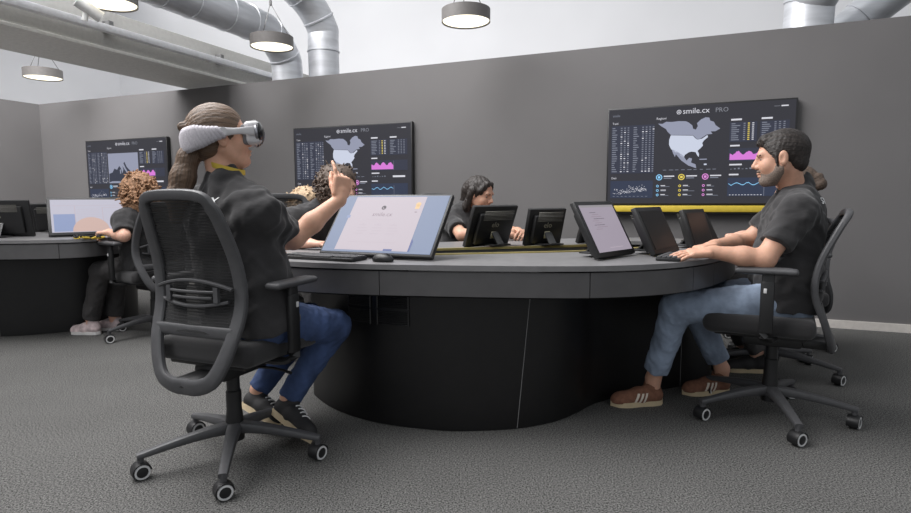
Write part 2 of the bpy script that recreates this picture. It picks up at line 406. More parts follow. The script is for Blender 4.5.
# ------------------------------------------------------------------ wall screens
TW, TVH, TZ = 1.4065, .81, .948
CAN = [(.285, .165), (.31, .17), (.33, .15), (.36, .155), (.40, .15), (.44, .155), (.455, .17), (.475, .2), (.48, .235), (.495, .245), (.505, .21), (.50, .18), (.52, .145), (.545, .125), (.565, .13), (.57, .16), (.59, .175), (.60, .21), (.625, .245), (.60, .27), (.575, .27), (.585, .295), (.555, .30), (.52, .34), (.505, .345), (.48, .30), (.36, .29), (.34, .255), (.33, .225), (.30, .19)]
USA = [(.358, .293), (.48, .305), (.492, .33), (.505, .348), (.53, .34), (.558, .305), (.562, .325), (.54, .36), (.532, .385), (.537, .41), (.522, .44), (.508, .462), (.517, .495), (.516, .525), (.506, .505), (.498, .475), (.475, .468), (.46, .475), (.44, .50), (.432, .535), (.418, .51), (.405, .475), (.385, .47), (.362, .435), (.35, .39), (.35, .34)]
MEX = [(.365, .435), (.40, .465), (.43, .505), (.45, .56), (.465, .53), (.48, .54), (.475, .58), (.5, .60), (.505, .64), (.46, .61), (.42, .555), (.39, .49), (.385, .52), (.372, .47)]
def tv_print(europe, seed):
    r = random.Random(seed); p = Print(TW-.03, TVH-.03)
    p.rect('panel', .015, .17, .265, .68); p.rect('panel2', .015, .76, .265, .945); p.rect('panel', .675, .19, .815, .385); p.rect('panel', .83, .19, .975, .385)
    p.rect('panel', .675, .45, .975, .58); p.rect('panel2', .675, .745, .975, .93)
    p.text('bright', 'smile.cx', .42, .078, .062, 'LEFT', 2); p.text('dim', 'PRO', .595, .078, .05, 'LEFT', 2)
    p.disc('bright', .40, .058, .013, 2, .72); p.rect('bright', .395, .052, .405, .064, 2)
    p.text('mid', 'smile', .02, .075, .03); p.rect('bright', .93, .045, .965, .057); p.rect('dim', .895, .05, .925, .054)
    p.text('bright', 'Tutti', .02, .155, .024); p.text('bright', 'Regioni', .275, .125, .026); p.text('bright', 'Dati', .02, .74, .024)
    for c, (u0, n) in enumerate(((.02, 3), (.145, 4))):
        for k in range(21):
            v = .19+k*.0232; p.rect('mid', u0, v, u0+r.uniform(.012, .034), v+.010, 2)
            for j in range(n): p.rect('mid' if r.random() < .85 else 'bright', u0+.05+j*.02, v, u0+.05+j*.02+.010, v+.010, 2)
    for k in range(110):
        a = r.random(); u = .03+a*.2; v = .905-a*.04-abs(r.gauss(0, .03)) if a > .3 else .9-r.random()*.06
        p.rect('bright', u, v, u+.0035, v+.006, 2)
    for k in range(9): p.rect('mid', .03+k*.024, .925, .042+k*.024, .93, 2)
    if europe:
        p.rect('land', .28, .2, .66, .67, 1)
        sea = [(.285, .655), (.285, .52), (.33, .5), (.355, .44), (.39, .46), (.42, .4), (.44, .44), (.455, .52), (.47, .46), (.46, .40), (.49, .47), (.54, .55), (.56, .61), (.58, .63), (.54, .6), (.50, .61), (.5, .655), (.40, .64), (.32, .64)]
        p.poly('sea', sea, 2); p.poly('sea', [(.475, .36), (.49, .34), (.515, .42), (.555, .48), (.56, .54), (.53, .51), (.5, .44)], 2)
        p.poly('land', [(.425, .46), (.437, .455), (.44, .52), (.428, .525)], 3); p.poly('land', [(.49, .6), (.53, .575), (.525, .615)], 3)
    else:
        p.poly('land', CAN, 1); p.poly('usa', USA, 2); p.poly('land', MEX, 2)
        p.rect('land', .52, .545, .56, .555); p.rect('usa', .545, .595, .56, .61)
    for k in range(9): p.rect('mid', .32+k*.034, .65, .32+k*.034+r.uniform(.016, .026), .656)
    for j, (k, u) in enumerate((('blue', .30), ('yellow', .425), ('pink', .555))):
        p.disc(k, u, .728, .018, 2, .72); p.rect(k, u-.007, .716, u+.007, .74, 2); p.rect('bright', u+.026, .712, u+.085, .724, 2); p.rect('mid', u+.026, .734, u+.07, .744, 2)
        for q in range(3):
            v = .82+q*.047; p.disc(k, u-.008, v, .0075, 2, .55); p.rect('bright', u+.01, v-.008, u+.01+r.uniform(.02, .035), v, 2); p.rect('mid', u+.01, v+.004, u+r.uniform(.04, .075), v+.009, 2)
    for u0 in (.68, .835):
        p.rect('bright', u0, .155, u0+.055, .172, 2)
        for k in range(9):
            v = .2+k*.02; p.rect('mid', u0+.003, v, u0+r.uniform(.02, .05), v+.009, 2)
            for j in range(3): p.rect(['mid', 'yellow', 'bright'][j] if u0 < .8 else 'mid', u0+.065+j*.022, v, u0+.075+j*.022, v+.009, 2)
    p.rect('bright', .68, .415, .73, .43, 2)
    top = [(.68+.0045*i, .49+.018*math.sin(i*.5)+.012*r.random()) for i in range(41)]
    p.poly('magenta', [(.68, .565)]+top+[(.86, .565)], 2); p.rect('mid', .862, .46, .864, .575, 2)
    p.rect('bright', .68, .605, .745, .62, 2)
    for k in range(6): p.rect('mid', .685+k*.02, .655-.005*(k % 3), .695+k*.02, .66, 2)
    p.rect('bright', .855, .645, .955, .668, 2)
    p.rect('bright', .68, .705, .73, .72, 2)
    y = [.80+.012*math.sin(i*.6)+.006*r.random() for i in range(33)]
    p.poly('blue', [(.68+.0055*i, y[i]) for i in range(33)]+[(.68+.0055*i, y[i]+.007) for i in range(32, -1, -1)], 2)
    p.rect('mid', .862, .77, .8645, .93, 2)
    for k in range(11): p.rect('bright', .685+k*.016, .915, .693+k*.016, .921, 2)
    return p
TVM = dict(panel=glow('tv_panel', (48, 51, 64)), panel2=glow('tv_panel_blue', (45, 52, 70)), bright=glow('tv_white', (196, 196, 204)), mid=glow('tv_text', (112, 116, 128)),
           dim=glow('tv_dim', (120, 122, 130)), land=glow('tv_land', (134, 138, 156)), usa=glow('tv_usa', (184, 190, 206)), sea=glow('tv_sea', (46, 50, 62)),
           blue=glow('tv_blue', (130, 190, 230)), yellow=glow('tv_yellow', (214, 192, 84)), pink=glow('tv_pink', (206, 130, 200)), magenta=glow('tv_magenta', (196, 112, 196)))
TVN = dict(panel='table_panel', panel2='chart_panel', bright='bright_print', mid='text_print', dim='dim_print', land='map_land', usa='map_highlight', sea='map_sea',
           blue='blue_print', yellow='yellow_print', pink='pink_print', magenta='area_chart')
def tv(t0, label, europe, seed):
    p = wp(t0+TW/2, WDIST-.06)
    t = thing('wall_screen', label, 'screen', (p[0], p[1], TZ), -TH, 'large dashboard screens on the partition')
    link('housing', boxmesh('housing', (0, .03, TVH/2), (TW, .05, TVH), .004), M['plast'], t)
    link('display', boxmesh('display', (0, .0045, TVH/2), (TW-.024, .004, TVH-.024)), glow('tv_background', (46, 46, 51)), t, False)
    tv_print(europe, seed).make(t, TVM, TVN, Matrix.Translation((0, .0005, .015)))
    bm = bmesh.new(); box(bm, (0, .045, .4), (.5, .03, .3)); link('wall_mount', bm_mesh(bm, 'wall_mount'), M['plast'], t)
    return t
tv(-7.187, 'wall screen with a map of Europe behind the curly-haired woman, far left', True, 1)
tv(-3.946, 'wall screen with a map of North America behind the raised hand, middle one', False, 2)
tv(-.683, 'largest-looking wall screen with a map of North America behind the bearded man', False, 3)
p = wp(-.683+TW/2, WDIST-.07)
t = thing('light_bar', 'yellow bar mounted under the wall screen nearest the man', 'bar', (p[0], p[1], TZ-.062), -TH)
link('bar', boxmesh('bar', (0, 0, .03), (TW-.02, .05, .052), .006), mat('yellow_bar', (206, 180, 62), .45), t)
link('shadow_strip', boxmesh('shadow_strip', (0, .02, -.005), (TW-.02, .06, .016), .003), M['plast'], t)  # dark strip standing in for the shadow line below the bar

# ------------------------------------------------------------------ desks
DZ = .74
def desk(name, label, outer, base, channel=None, seams=(), bseams=(), top_seams=()):
    t = thing(name, label, 'desk')
    P = closed_spline(outer, 14); n = len(P)
    def fill(loops, z0, z1, nm, m):
        bm = bmesh.new(); es = []
        for L in loops:
            vs = [bm.verts.new((q[0], q[1], z0)) for q in L]
            es += [bm.edges.new((vs[i], vs[(i+1) % len(vs)])) for i in range(len(vs))]
        bmesh.ops.triangle_fill(bm, edges=es, use_beauty=True)
        g = bmesh.ops.extrude_face_region(bm, geom=bm.faces[:]); 
        for v in g['geom']:
            if isinstance(v, bmesh.types.BMVert): v.co.z = z1
        return link(nm, bm_mesh(bm, nm), m, t)
    loops = [P]
    if channel: loops.append(channel)
    fill(loops, DZ-.022, DZ, 'desktop', M['desk'])
    # outward normals
    A = np.array(P); T = np.roll(A, -1, 0)-np.roll(A, 1, 0); Nn = np.stack([T[:, 1], -T[:, 0]], 1); Nn /= np.linalg.norm(Nn, axis=1)[:, None]
    area = .5*np.sum(A[:, 0]*np.roll(A[:, 1], -1)-np.roll(A[:, 0], -1)*A[:, 1])
    if area < 0: Nn = -Nn
    # fascia panels
    S = sorted(seams)
    for a, b in zip(S, S[1:]+[S[0]+n]):
        bm = bmesh.new(); rs = []
        for i in range(a, b+1):
            q = A[i % n].copy(); tt = nrm(T[i % n])
            if i == a: q += tt*.0018
            if i == b: q -= tt*.0018
            o = q-Nn[i % n]*.006; inn = q-Nn[i % n]*.028
            rs.append([Vector((*o, DZ-.029)), Vector((*o, DZ-.13)), Vector((*inn, DZ-.13)), Vector((*inn, DZ-.029))])
        rings(bm, rs); link('fascia_panel', bm_mesh(bm, 'fascia_panel'), M['fascia'], t)
    # underside board
    fill([[A[i]-Nn[i]*.035 for i in range(n)]]+([channel] if channel else []), DZ-.14, DZ-.11, 'under_board', M['core'])
    # pedestal
    B = np.array(closed_spline(base, 14)); nb = len(B); Tb = np.roll(B, -1, 0)-np.roll(B, 1, 0); Nb = np.stack([Tb[:, 1], -Tb[:, 0]], 1); Nb /= np.linalg.norm(Nb, axis=1)[:, None]
    if .5*np.sum(B[:, 0]*np.roll(B[:, 1], -1)-np.roll(B[:, 0], -1)*B[:, 1]) < 0: Nb = -Nb
    fill([[B[i]-Nb[i]*.03 for i in range(nb)]], .0, DZ-.135, 'pedestal_core', M['core'])
    def bp(s, off):
        i = int(math.floor(s)); f = s-i; return (B[i % nb]*(1-f)+B[(i+1) % nb]*f)-(Nb[i % nb]*(1-f)+Nb[(i+1) % nb]*f)*off
    SB = sorted(bseams)
    for (a, sa), (b, sb) in zip(SB, SB[1:]+[(SB[0][0]+nb, SB[0][1])]):
        bm = bmesh.new(); rs = []; m = 40
        e = Vector((*bp(a, .004), .004)); e2 = Vector((*bp(a+sa, .004), DZ-.145)); b2 = bmesh.new(); cyl(b2, e, e2, .005, seg=6); link('joint_highlight', bm_mesh(b2, 'joint_highlight'), mat('joint_highlight_grey', (120, 120, 120), .5), t)  # pale rod paints the edge highlight along each panel seam
        for i in range(m+1):
            f = i/m; lo = a+.05+(b-a-.1)*f; hi = a+sa+.05+(b+sb-a-sa-.1)*f; hh = DZ-.14
            rs.append([Vector((*bp(lo, 0), .003)), Vector((*bp(lo, .02), .003)), Vector((*bp(hi, .02), hh)), Vector((*bp(hi, 0), hh))])
        rings(bm, rs); link('pedestal_panel', bm_mesh(bm, 'pedestal_panel'), M['black'], t)
    return t, A, Nn, B, Nb
OUT = [(-.97, 2.86), (-.90, 2.64), (-.70, 2.49), (-.40, 2.39), (0, 2.32), (.40, 2.275), (.66, 2.29), (.90, 2.37), (1.10, 2.51), (1.29, 2.72), (1.46, 2.97), (1.58, 3.25), (1.60, 3.58), (1.35, 3.86),
       (.9, 3.86), (.4, 3.74), (-.1, 3.57), (-.55, 3.36), (-.85, 3.12)]
BASE = [(-.74, 2.95), (-.70, 2.83), (-.555, 2.65), (-.345, 2.505), (-.07, 2.42), (.10, 2.415), (.28, 2.44), (.44, 2.51), (.57, 2.62), (.69, 2.745), (.92, 2.885), (1.2, 2.99), (1.42, 3.12), (1.44, 3.36), (1.15, 3.57), (.4, 3.45), (-.2, 3.25), (-.6, 3.08)]
c_near = spline([(-.2, 2.75), (0, 2.78), (.4, 2.85), (.72, 2.92), (1.0, 3.08), (1.2, 3.3), (1.3, 3.5)], 24)
c_far = spline([(-.26, 3.02), (0, 3.085), (.4, 3.18), (.72, 3.255), (.9, 3.36), (1.0, 3.5), (1.05, 3.6)], 24)
CHAN = c_near+c_far[::-1]
def near_i(P, x, y): return int(np.argmin([(q[0]-x)**2+(q[1]-y)**2 for q in P]))
PO = closed_spline(OUT, 14); PB = closed_spline(BASE, 14)
seams = [near_i(PO, *q) for q in ((-.335, 2.37), (.535, 2.275), (1.03, 2.45), (1.18, 2.59), (1.6, 3.4), (.6, 3.8), (-.5, 3.4), (-.95, 2.75))]
i0 = near_i(PB, .272, 2.44)
isl, IA, IN_, IB, INb = desk('island_desk', 'large black island desk with rounded end and overhanging grey top', OUT, BASE, CHAN, seams,
                             [(i0, 4.6), (near_i(PB, 1.2, 2.99), 0), (near_i(PB, .4, 3.45), 0), (near_i(PB, -.6, 3.08), 0)])
def strip(pts, side, z):     # gold edging along the cable channel
    A = [np.array(p) for p in pts]; bm = bmesh.new(); rs = []
    for i, q in enumerate(A):
        T = nrm(A[min(i+1, len(A)-1)]-A[max(i-1, 0)]); N = np.array([-T[1], T[0]])*side
        rs.append([Vector((*(q-N*.012), z+.006)), Vector((*(q+N*.012), z+.006)), Vector((*(q+N*.012), z-.006)), Vector((*(q-N*.012), z-.006))])
    rings(bm, rs); return bm_mesh(bm, 'gold_edging')
link('gold_edging', strip(c_near, 1, DZ), M['gold'], isl); link('gold_edging', strip(c_far, -1, DZ), M['gold'], isl)
bm = bmesh.new()
rings(bm, [[Vector((*a, DZ-.10)), Vector((*b, DZ-.10)), Vector((*b, DZ-.12)), Vector((*a, DZ-.12))] for a, b in zip(c_near, c_far)])
link('channel_floor', bm_mesh(bm, 'channel_floor'), M['core'], isl)
# ventilation grille on the pedestal, below the seated woman's screen
vi = near_i(PB, -.345, 2.505)
for row in range(2):
    for col in range(2):
        bm = bmesh.new(); i1 = vi-9+col*9
        q0 = Vector((*(IB[i1]+INb[i1]*.004), 0)); q1 = Vector((*(IB[i1+7]+INb[i1+7]*.004), 0)); zc = .565-row*.075
        for k in range(8):
            z = zc-.028+k*.008; sweep(bm, [q0+Vector((0, 0, z)), (q0+q1)/2+Vector((INb[i1+3][0]*.004, INb[i1+3][1]*.004, z)), q1+Vector((0, 0, z))], .004, .006, (INb[i1][0], INb[i1][1], 0), 6)
        for e in (q0, q1): box(bm, e+Vector((0, 0, zc)), (.006, .006, .066))
        link('vent_grille', bm_mesh(bm, 'vent_grille'), M['plast'], isl)
LOUT = [(-5.2, 4.0), (-4.2, 3.90), (-3.3, 3.90), (-2.9, 3.92), (-2.66, 4.0), (-2.55, 4.18), (-2.53, 4.5), (-2.65, 4.95), (-3.1, 5.3), (-4.2, 5.4), (-5.2, 5.2), (-5.4, 4.6)]
LBASE = [(-5.1, 4.3), (-4.2, 4.18), (-3.4, 4.2), (-3.1, 4.30), (-2.86, 4.45), (-2.70, 4.66), (-2.76, 4.9), (-3.2, 5.05), (-4.2, 5.05), (-5.0, 4.9)]
PL = closed_spline(LOUT, 14); PLB = closed_spline(LBASE, 14)
desk('left_desk', 'black curved desk at the far left edge with a woman at its end', LOUT, LBASE, None, [near_i(PL, *q) for q in ((-4.4, 3.9), (-2.74, 3.96), (-2.6, 4.8), (-4.2, 5.4))],
     [(near_i(PLB, -3.4, 4.2), 0), (near_i(PLB, -2.76, 4.9), 0), (near_i(PLB, -4.9, 4.9), 0)])

# ------------------------------------------------------------------ desk screens
def slate(name, label, loc, yaw, tilt, w, h, kind, group):
    """reclining desk screen; loc = middle of its lower front edge"""
    t = thing(name, label, 'monitor', loc, yaw, group)
    R = Matrix.Rotation(-tilt, 4, 'X')
    def part(nm, me, m, p=t, sm=True):
        o = link(nm, me, m, p, sm)
        if p is t: o.matrix_local = R
        return o
    bez = .012 if kind == 'big' else .022
    part('housing', boxmesh('housing', (0, .017, h/2), (w, .026, h), .005), M['plast'])
    part('rear_cover', boxmesh('rear_cover', (0, .042, h*.48), (w*.78, .034, h*.74), .008), M['plast'])
    bm = bmesh.new()
    for k in range(7): box(bm, (0, .060, h*.72+k*.008), (w*.66, .004, .004))
    part('vent_slats', bm_mesh(bm, 'vent_slats'), mat('vent_grey', (96, 94, 88), .5))
    part('label', boxmesh('label', (w*.03, .0602, h*.34), (.034, .002, .042)), mat('label_cream', (196, 190, 160), .7))
    vs, fs = text_verts('elo', .045); me = pydata('lettering', [(-x+.01, .0602, z+h*.54) for x, z, _ in vs], fs); part('lettering', me, mat('logo_grey', (150, 146, 130), .5), sm=False)
    # foot that carries the screen
    sy, sz = math.sin(tilt), math.cos(tilt); zt = h*.42
    a = Vector((0, zt*sy+.05*sz, zt*sz-.05*sy)); bm = bmesh.new()
    sweep(bm, [a, Vector((0, a.y+.03, a.z*.5)), Vector((0, a.y+.055, .006))], .05, .014, (0, 1, .3), 10); part2 = link('stand_leg', bm_mesh(bm, 'stand_leg'), mat('stand_grey', (80, 80, 80), .4, .5), t)
    link('stand_foot', boxmesh('stand_foot', (0, a.y+.02, .004), (.13, .10, .008), .003), M['plast'], t)
    W, Hh = w-2*bez, h-2*bez
    scr = part('screen', boxmesh('screen', (0, .0035, h/2), (W, .003, Hh)), {'big': glow('desk_blue', (130, 146, 178), .68), 'lilac': glow('lilac_page', (176, 166, 180), .66), 'sheet': glow('sheet_page', (200, 198, 214), .68)}.get(kind, M['scr']), sm=False)
    p = Print(W, Hh)
    if kind == 'big':
        p.rect('page', .12, .02, .80, .97); p.disc('dark', .43, .22, .022, 2, .5); p.rect('dark', .425, .2, .445, .23, 3)
        p.text('txt', 'smile.cx', .345, .375, .034, 'LEFT', 2)
        for k in range(14): p.rect('faint', .32+k*.018, .43, .331+k*.018, .437, 2)
        for c in range(3):
            u = .26+c*.145
            for q in range(4): p.rect('faint', u-.01*(q % 2), .53+q*.05, u+.07+.012*(q % 3), .54+q*.05, 2)
            p.disc('faint', u+.035, .52, .008, 2, .3)
        p.rect('faint', .22, .83, .66, .836, 2); p.rect('navy', .58, .94, .66, .97, 2); p.disc('amber', .745, .16, .024, 2); p.rect('amber', .725, .16, .765, .24, 2); p.rect('txt', .735, .29, .755, .305, 2); p.rect('navy2', .10, .36, .135, .41, 2)
        p.rect('faint', .15, .1, .17, .112, 2)
        p.poly('navy', [(.80, .75), (.82, .80), (.815, .97), (.80, .97)], 2)
    elif kind == 'lilac':
        for k in range(9): p.rect('txt' if k % 3 else 'dark', .2+.05*(k % 2), .16+k*.045, .38+.06*(k % 4), .168+k*.045, 1)
        p.rect('white', .02, .0, .98, .05, 1); p.rect('faint', .35, .92, .75, .93, 1)
    elif kind == 'sheet':
        p.rect('faint', .02, .18, .98, .19); p.rect('faint', .30, .2, .31, .9); p.rect('faint', .66, .25, .67, .95); p.rect('faint', .66, .25, .98, .26)
        for k in range(6): p.rect('faint', .33, .3+k*.06, .62, .306+k*.06)
        p.rect('navy2', .03, .45, .30, .98, 1); p.disc('peach', .5, .98, .24, 2, 0, 28)
    if p.d:
        mm = dict(page=glow('page_lilac', (204, 192, 202), .70), dark=glow('ink', (70, 62, 70), .8), txt=glow('ink_soft', (140, 124, 134), .8), faint=glow('ink_faint', (178, 166, 176), .9), navy=glow('navy', (84, 98, 150), .8),
                  navy2=glow('navy_soft', (128, 142, 178), .9), amber=glow('amber', (222, 188, 140), .9), white=glow('page_bar', (150, 146, 150), .8), peach=glow('peach', (216, 184, 174), .68))
        nn = dict(page='page', dark='logo_print', txt='text_print', faint='line_print', navy='blue_print', navy2='blue_block', amber='orange_figure', white='title_bar', peach='peach_shape')
        if 'peach' in p.d: p.d['peach'] = ([(x, y, max(z, .002)) for x, y, z in p.d['peach'][0]], p.d['peach'][1])
        p.make(t, mm, nn, R @ Matrix.Translation((0, .0018, bez)))
    return t
gR = 'desk monitors'
def zt(tilt): return DZ+.032*math.sin(tilt)+.001
slate('desk_monitor', 'wide reclined monitor with a pale page on blue in front of the headset wearer', (-.378, 2.588, zt(.70)), -.428, .70, .60, .357, 'big', gR)
slate('touch_monitor', 'tilted monitor with a lilac page in front of the bearded man', (.735, 2.565, zt(.5)), .80, .50, .335, .275, 'lilac', gR)
slate('touch_monitor', 'tilted black monitor directly behind the lilac-page monitor', (1.01, 2.70, zt(.46)), .84, .46, .295, .238, 'off', gR)
slate('touch_monitor', 'tilted black monitor, third in the right-hand row', (1.33, 3.04, zt(.33)), .78, .33, .265, .21, 'off', gR)
slate('touch_monitor', 'smallest tilted black monitor, last in the right-hand row near the forearm', (1.46, 3.26, zt(.5)), .70, .5, .22, .19, 'off', gR)
slate('touch_monitor', 'black monitor seen from behind in front of the long-haired woman', (.16, 3.25, zt(.36)), 3.85, .36, .335, .24, 'back', gR)
slate('touch_monitor', 'black monitor seen from behind, right of the woman with folded hands', (.485, 3.30, zt(.27)), 3.62, .27, .25, .215, 'back', gR)
slate('touch_monitor', 'black monitor seen from behind, half hidden by the lilac-page monitor', (.80, 3.45, zt(.33)), 3.75, .33, .24, .20, 'back', gR)
slate('desk_monitor', 'wide reclined monitor with a pale spreadsheet on the left desk', (-2.74, 4.33, zt(.55)), .62, .55, .54, .325, 'sheet', gR)
slate('touch_monitor', 'black monitor seen from behind at the left edge of the picture', (-3.36, 4.30, zt(.2)), 3.3, .2, .40, .275, 'back', gR)
slate('touch_monitor', 'dark monitor at the far side of the left desk beside the spreadsheet monitor', (-3.42, 4.95, zt(.3)), 3.5, .3, .36, .25, 'back', gR)

def keyboard(label, loc, yaw, w, d, ncol):
    t = thing('keyboard', label, 'keyboard', (*loc, DZ), yaw)
    link('case', boxmesh('case', (0, 0, .008), (w, d, .014), .004), M['plast'], t)
    me = boxmesh('key', (0, 0, 0), (w/ncol*.82, d/5*.78, .007), .0015)
    for r in range(4):
        for c in range(ncol): link('key', me, mat('key_grey', (72, 72, 74), .6), t, True, (-w/2+w/ncol*(c+.5), d*.36-r*d/5, .018))
    link('space_bar', boxmesh('space_bar', (0, -d*.40+.002, .018), (w*.4, d/5*.75, .007), .0015), mat('key_grey', (72, 72, 74), .6), t)
keyboard('dark keyboard in front of the wide monitor under the raised arm', (-.60, 2.595), -.46, .40, .12, 14)
keyboard('slim grey keyboard under the bearded man\'s hands', (.965, 2.525), 1.0, .24, .10, 10)
t = thing('computer_mouse', 'black computer mouse beside the wide monitor', 'mouse', (-.315, 2.475, DZ), -.5)
f = Field(.003); f.ell((0, 0, .008), (.052, .031, .028), k=.005); f.half((0, 0, .002), (0, 0, -1)); link('shell', f.mesh('shell'), M['plast'], t)
bm = bmesh.new(); cyl(bm, (.027, -.004, .028), (.027, .004, .028), .009, seg=12); link('scroll_wheel', bm_mesh(bm, 'scroll_wheel'), M['frameg'], t)

# ------------------------------------------------------------------ task chairs
CM = {}
def chair_meshes():
    def xb(z): 
        return float(np.interp(z, [.36, .45, .55, .65, .8, .95, 1.03], [-.225, -.205, -.170, -.138, -.150, -.205, -.24]))
    half = [(.0, .356, -.225), (.06, .360, -.228), (.125, .395, None), (.172, .51, None), (.188, .64, None), (.182, .78, None), (.166, .92, None), (.150, .985, None), (.118, 1.022, None), (.0, 1.03, None)]
    P = [(xb(z) if x is None else x, y, z) for y, z, x in half]; P = P+[(a, -b, c) for a, b, c in P[-2:0:-1]]+[(P[0][0], .012, P[0][2])]
    S = spline(P, 72); n = len(S); bm = bmesh.new()
    wd = [.05+.012*abs(abs(i/(n-1)-.5)*2)**3 - .012*(abs(i/(n-1)-.5) < .1) for i in range(n)]
    sweep(bm, S, [w*1.0 for w in wd], .028, (1, 0, .12), 12, 3.2); CM['back_frame'] = bm_mesh(bm, 'back_frame')
    bm = bmesh.new(); sweep(bm, [(xb(.55)-.006+.02*abs(y)*4*.2, y, .545) for y in np.linspace(-.175, .175, 13)], .045, .02, (1, 0, 0), 12, 3); CM['back_crossbar'] = bm_mesh(bm, 'back_crossbar')
    vs = []; fs = []; ny, nz = 13, 25
    for i in range(nz):
        z = .54+.48*i/(nz-1); w = float(np.interp(z, [.53, .64, .78, .92, .99, 1.02], [.174, .188, .182, .166, .152, .125]))
        for j in range(ny):
            s = -1+2*j/(ny-1); vs.append((xb(z)+.006-.022*(1-s*s), s*w, z))
    for i in range(nz-1):
        for j in range(ny-1): a = i*ny+j; fs.append((a, a+1, a+ny+1, a+ny))
    CM['back_net'] = pydata('back_net', vs, fs)
    bm = bmesh.new()
    for zc, hw in ((.70, .17), (.655, .15)):
        sweep(bm, [(xb(zc)-.02-.02*(1-(y/hw)**2), y, zc+.03*(1-(y/hw)**2)*(1 if zc > .68 else -.6)) for y in np.linspace(-hw, hw, 17)], .012, .018, (1, 0, 0), 8)
    for zc, hw in ((.69, .10), (.668, .09)):
        sweep(bm, [(xb(zc)-.034-.012*(1-(y/hw)**2), y, zc) for y in np.linspace(-hw, hw, 9)], .010, .012, (1, 0, 0), 8)
    for y in (-.11, .11): box(bm, (xb(.68)-.034, y, .68), (.012, .02, .055))
    CM['lumbar_support'] = bm_mesh(bm, 'lumbar_support')
    f = Field(.008); f.rbox((.055, 0, .458), (.185, .195, .010), .032, k=.01); f.cap((.225, -.165, .455), (.225, .165, .455), .044, k=.03); CM['seat'] = f.mesh('seat')
    CM['seat_pan'] = boxmesh('seat_pan', (.05, 0, .412), (.36, .36, .026), .01)
    bm = bmesh.new(); box(bm, (.0, 0, .372), (.24, .15, .06), None, .015); box(bm, (-.13, 0, .365), (.22, .10, .042), None, .012); CM['tilt_mechanism'] = bm_mesh(bm, 'tilt_mechanism')
    bm = bmesh.new(); tube(bm, spline([(.04, -.05, .36), (.05, -.16, .362), (.05, -.24, .352)], 8), .006, 6); CM['lever'] = bm_mesh(bm, 'lever')
    bm = bmesh.new(); lathe(bm, [(0, .07), (.034, .075), (.036, .13), (.029, .2), (.029, .27), (.025, .275), (.025, .35), (0, .35)], 20); CM['gas_column'] = bm_mesh(bm, 'gas_column')
    bm = bmesh.new(); S = spline([(.02, 0, .125), (.1, 0, .122), (.21, 0, .108), (.34, 0, .085)], 8)
    sweep(bm, S, list(np.linspace(.056, .032, 9)), list(np.linspace(.05, .022, 9)), (0, 0, 1), 12, 3.2); cyl(bm, (.33, 0, .06), (.33, 0, .09), .012, seg=10); CM['base_leg'] = bm_mesh(bm, 'base_leg')
    # caster: hood with a wheel on each side and pale rings, axle along y
    bm = bmesh.new()
    for k in range(9): pass
    prof = [Vector((.031*math.cos(a), 0, .03+.031*math.sin(a))) for a in np.linspace(.1, PI+.5, 14)]
    sweep(bm, prof, .05, .006, [tuple((p-Vector((0, 0, .03))).normalized()) for p in prof], 8); cyl(bm, (0, 0, .04), (0, 0, .075), .009, seg=8); CM['caster'] = bm_mesh(bm, 'caster')
    RX = Matrix.Rotation(PI/2, 3, 'X')
    bm = bmesh.new(); lathe(bm, [(0, -.02), (.02, -.021), (.024, -.019), (.0285, -.016), (.03, -.008), (.03, .008), (.0285, .016), (.024, .019), (.02, .021), (0, .02)], 24, (0, 0, .03), RX); CM['wheel'] = bm_mesh(bm, 'wheel')
    bm = bmesh.new()
    for s in (-1, 1): lathe(bm, [(.0195, s*.020), (.020, s*.0235), (.0262, s*.0225), (.0278, s*.017), (.0195, s*.0175)], 24, (0, 0, .03), RX)
    CM['wheel_ring'] = bm_mesh(bm, 'wheel_ring')
    bm = bmesh.new()
    S = spline([(0, .13, .412), (.01, .22, .408), (.02, .268, .42), (.022, .28, .46)], 10); sweep(bm, S, .055, .022, (0, 0.3, 1), 10)
    box(bm, (.022, .28, .555), (.052, .026, .22), None, .008); CM['armrest'] = bm_mesh(bm, 'armrest')
    bm = bmesh.new(); box(bm, (.022, .28, .63), (.046, .018, .14), None, .005); CM['arm_slider'] = bm_mesh(bm, 'arm_slider')
    f = Field(.006); f.rbox((.03, .275, .706), (.105, .022, .0), .0125, k=.01); f.cap((-.05, .275, .706), (.11, .275, .706), .011, k=.02); CM['arm_pad'] = f.mesh('arm_pad')
    CM['arm_button'] = boxmesh('arm_button', (.03, .2945, .625), (.012, .004, .02), .001)
chair_meshes()
CMAT = dict(back_frame='frameg', back_crossbar='frameg', back_net='net', lumbar_support='frameg', seat='cush', seat_pan='plast', tilt_mechanism='plast', lever='plast', gas_column='plast',
            base_leg='frameg', caster='plast', wheel='plast', wheel_ring='rim', armrest='plast', arm_slider='plast', arm_pad='frameg', arm_button='rim')
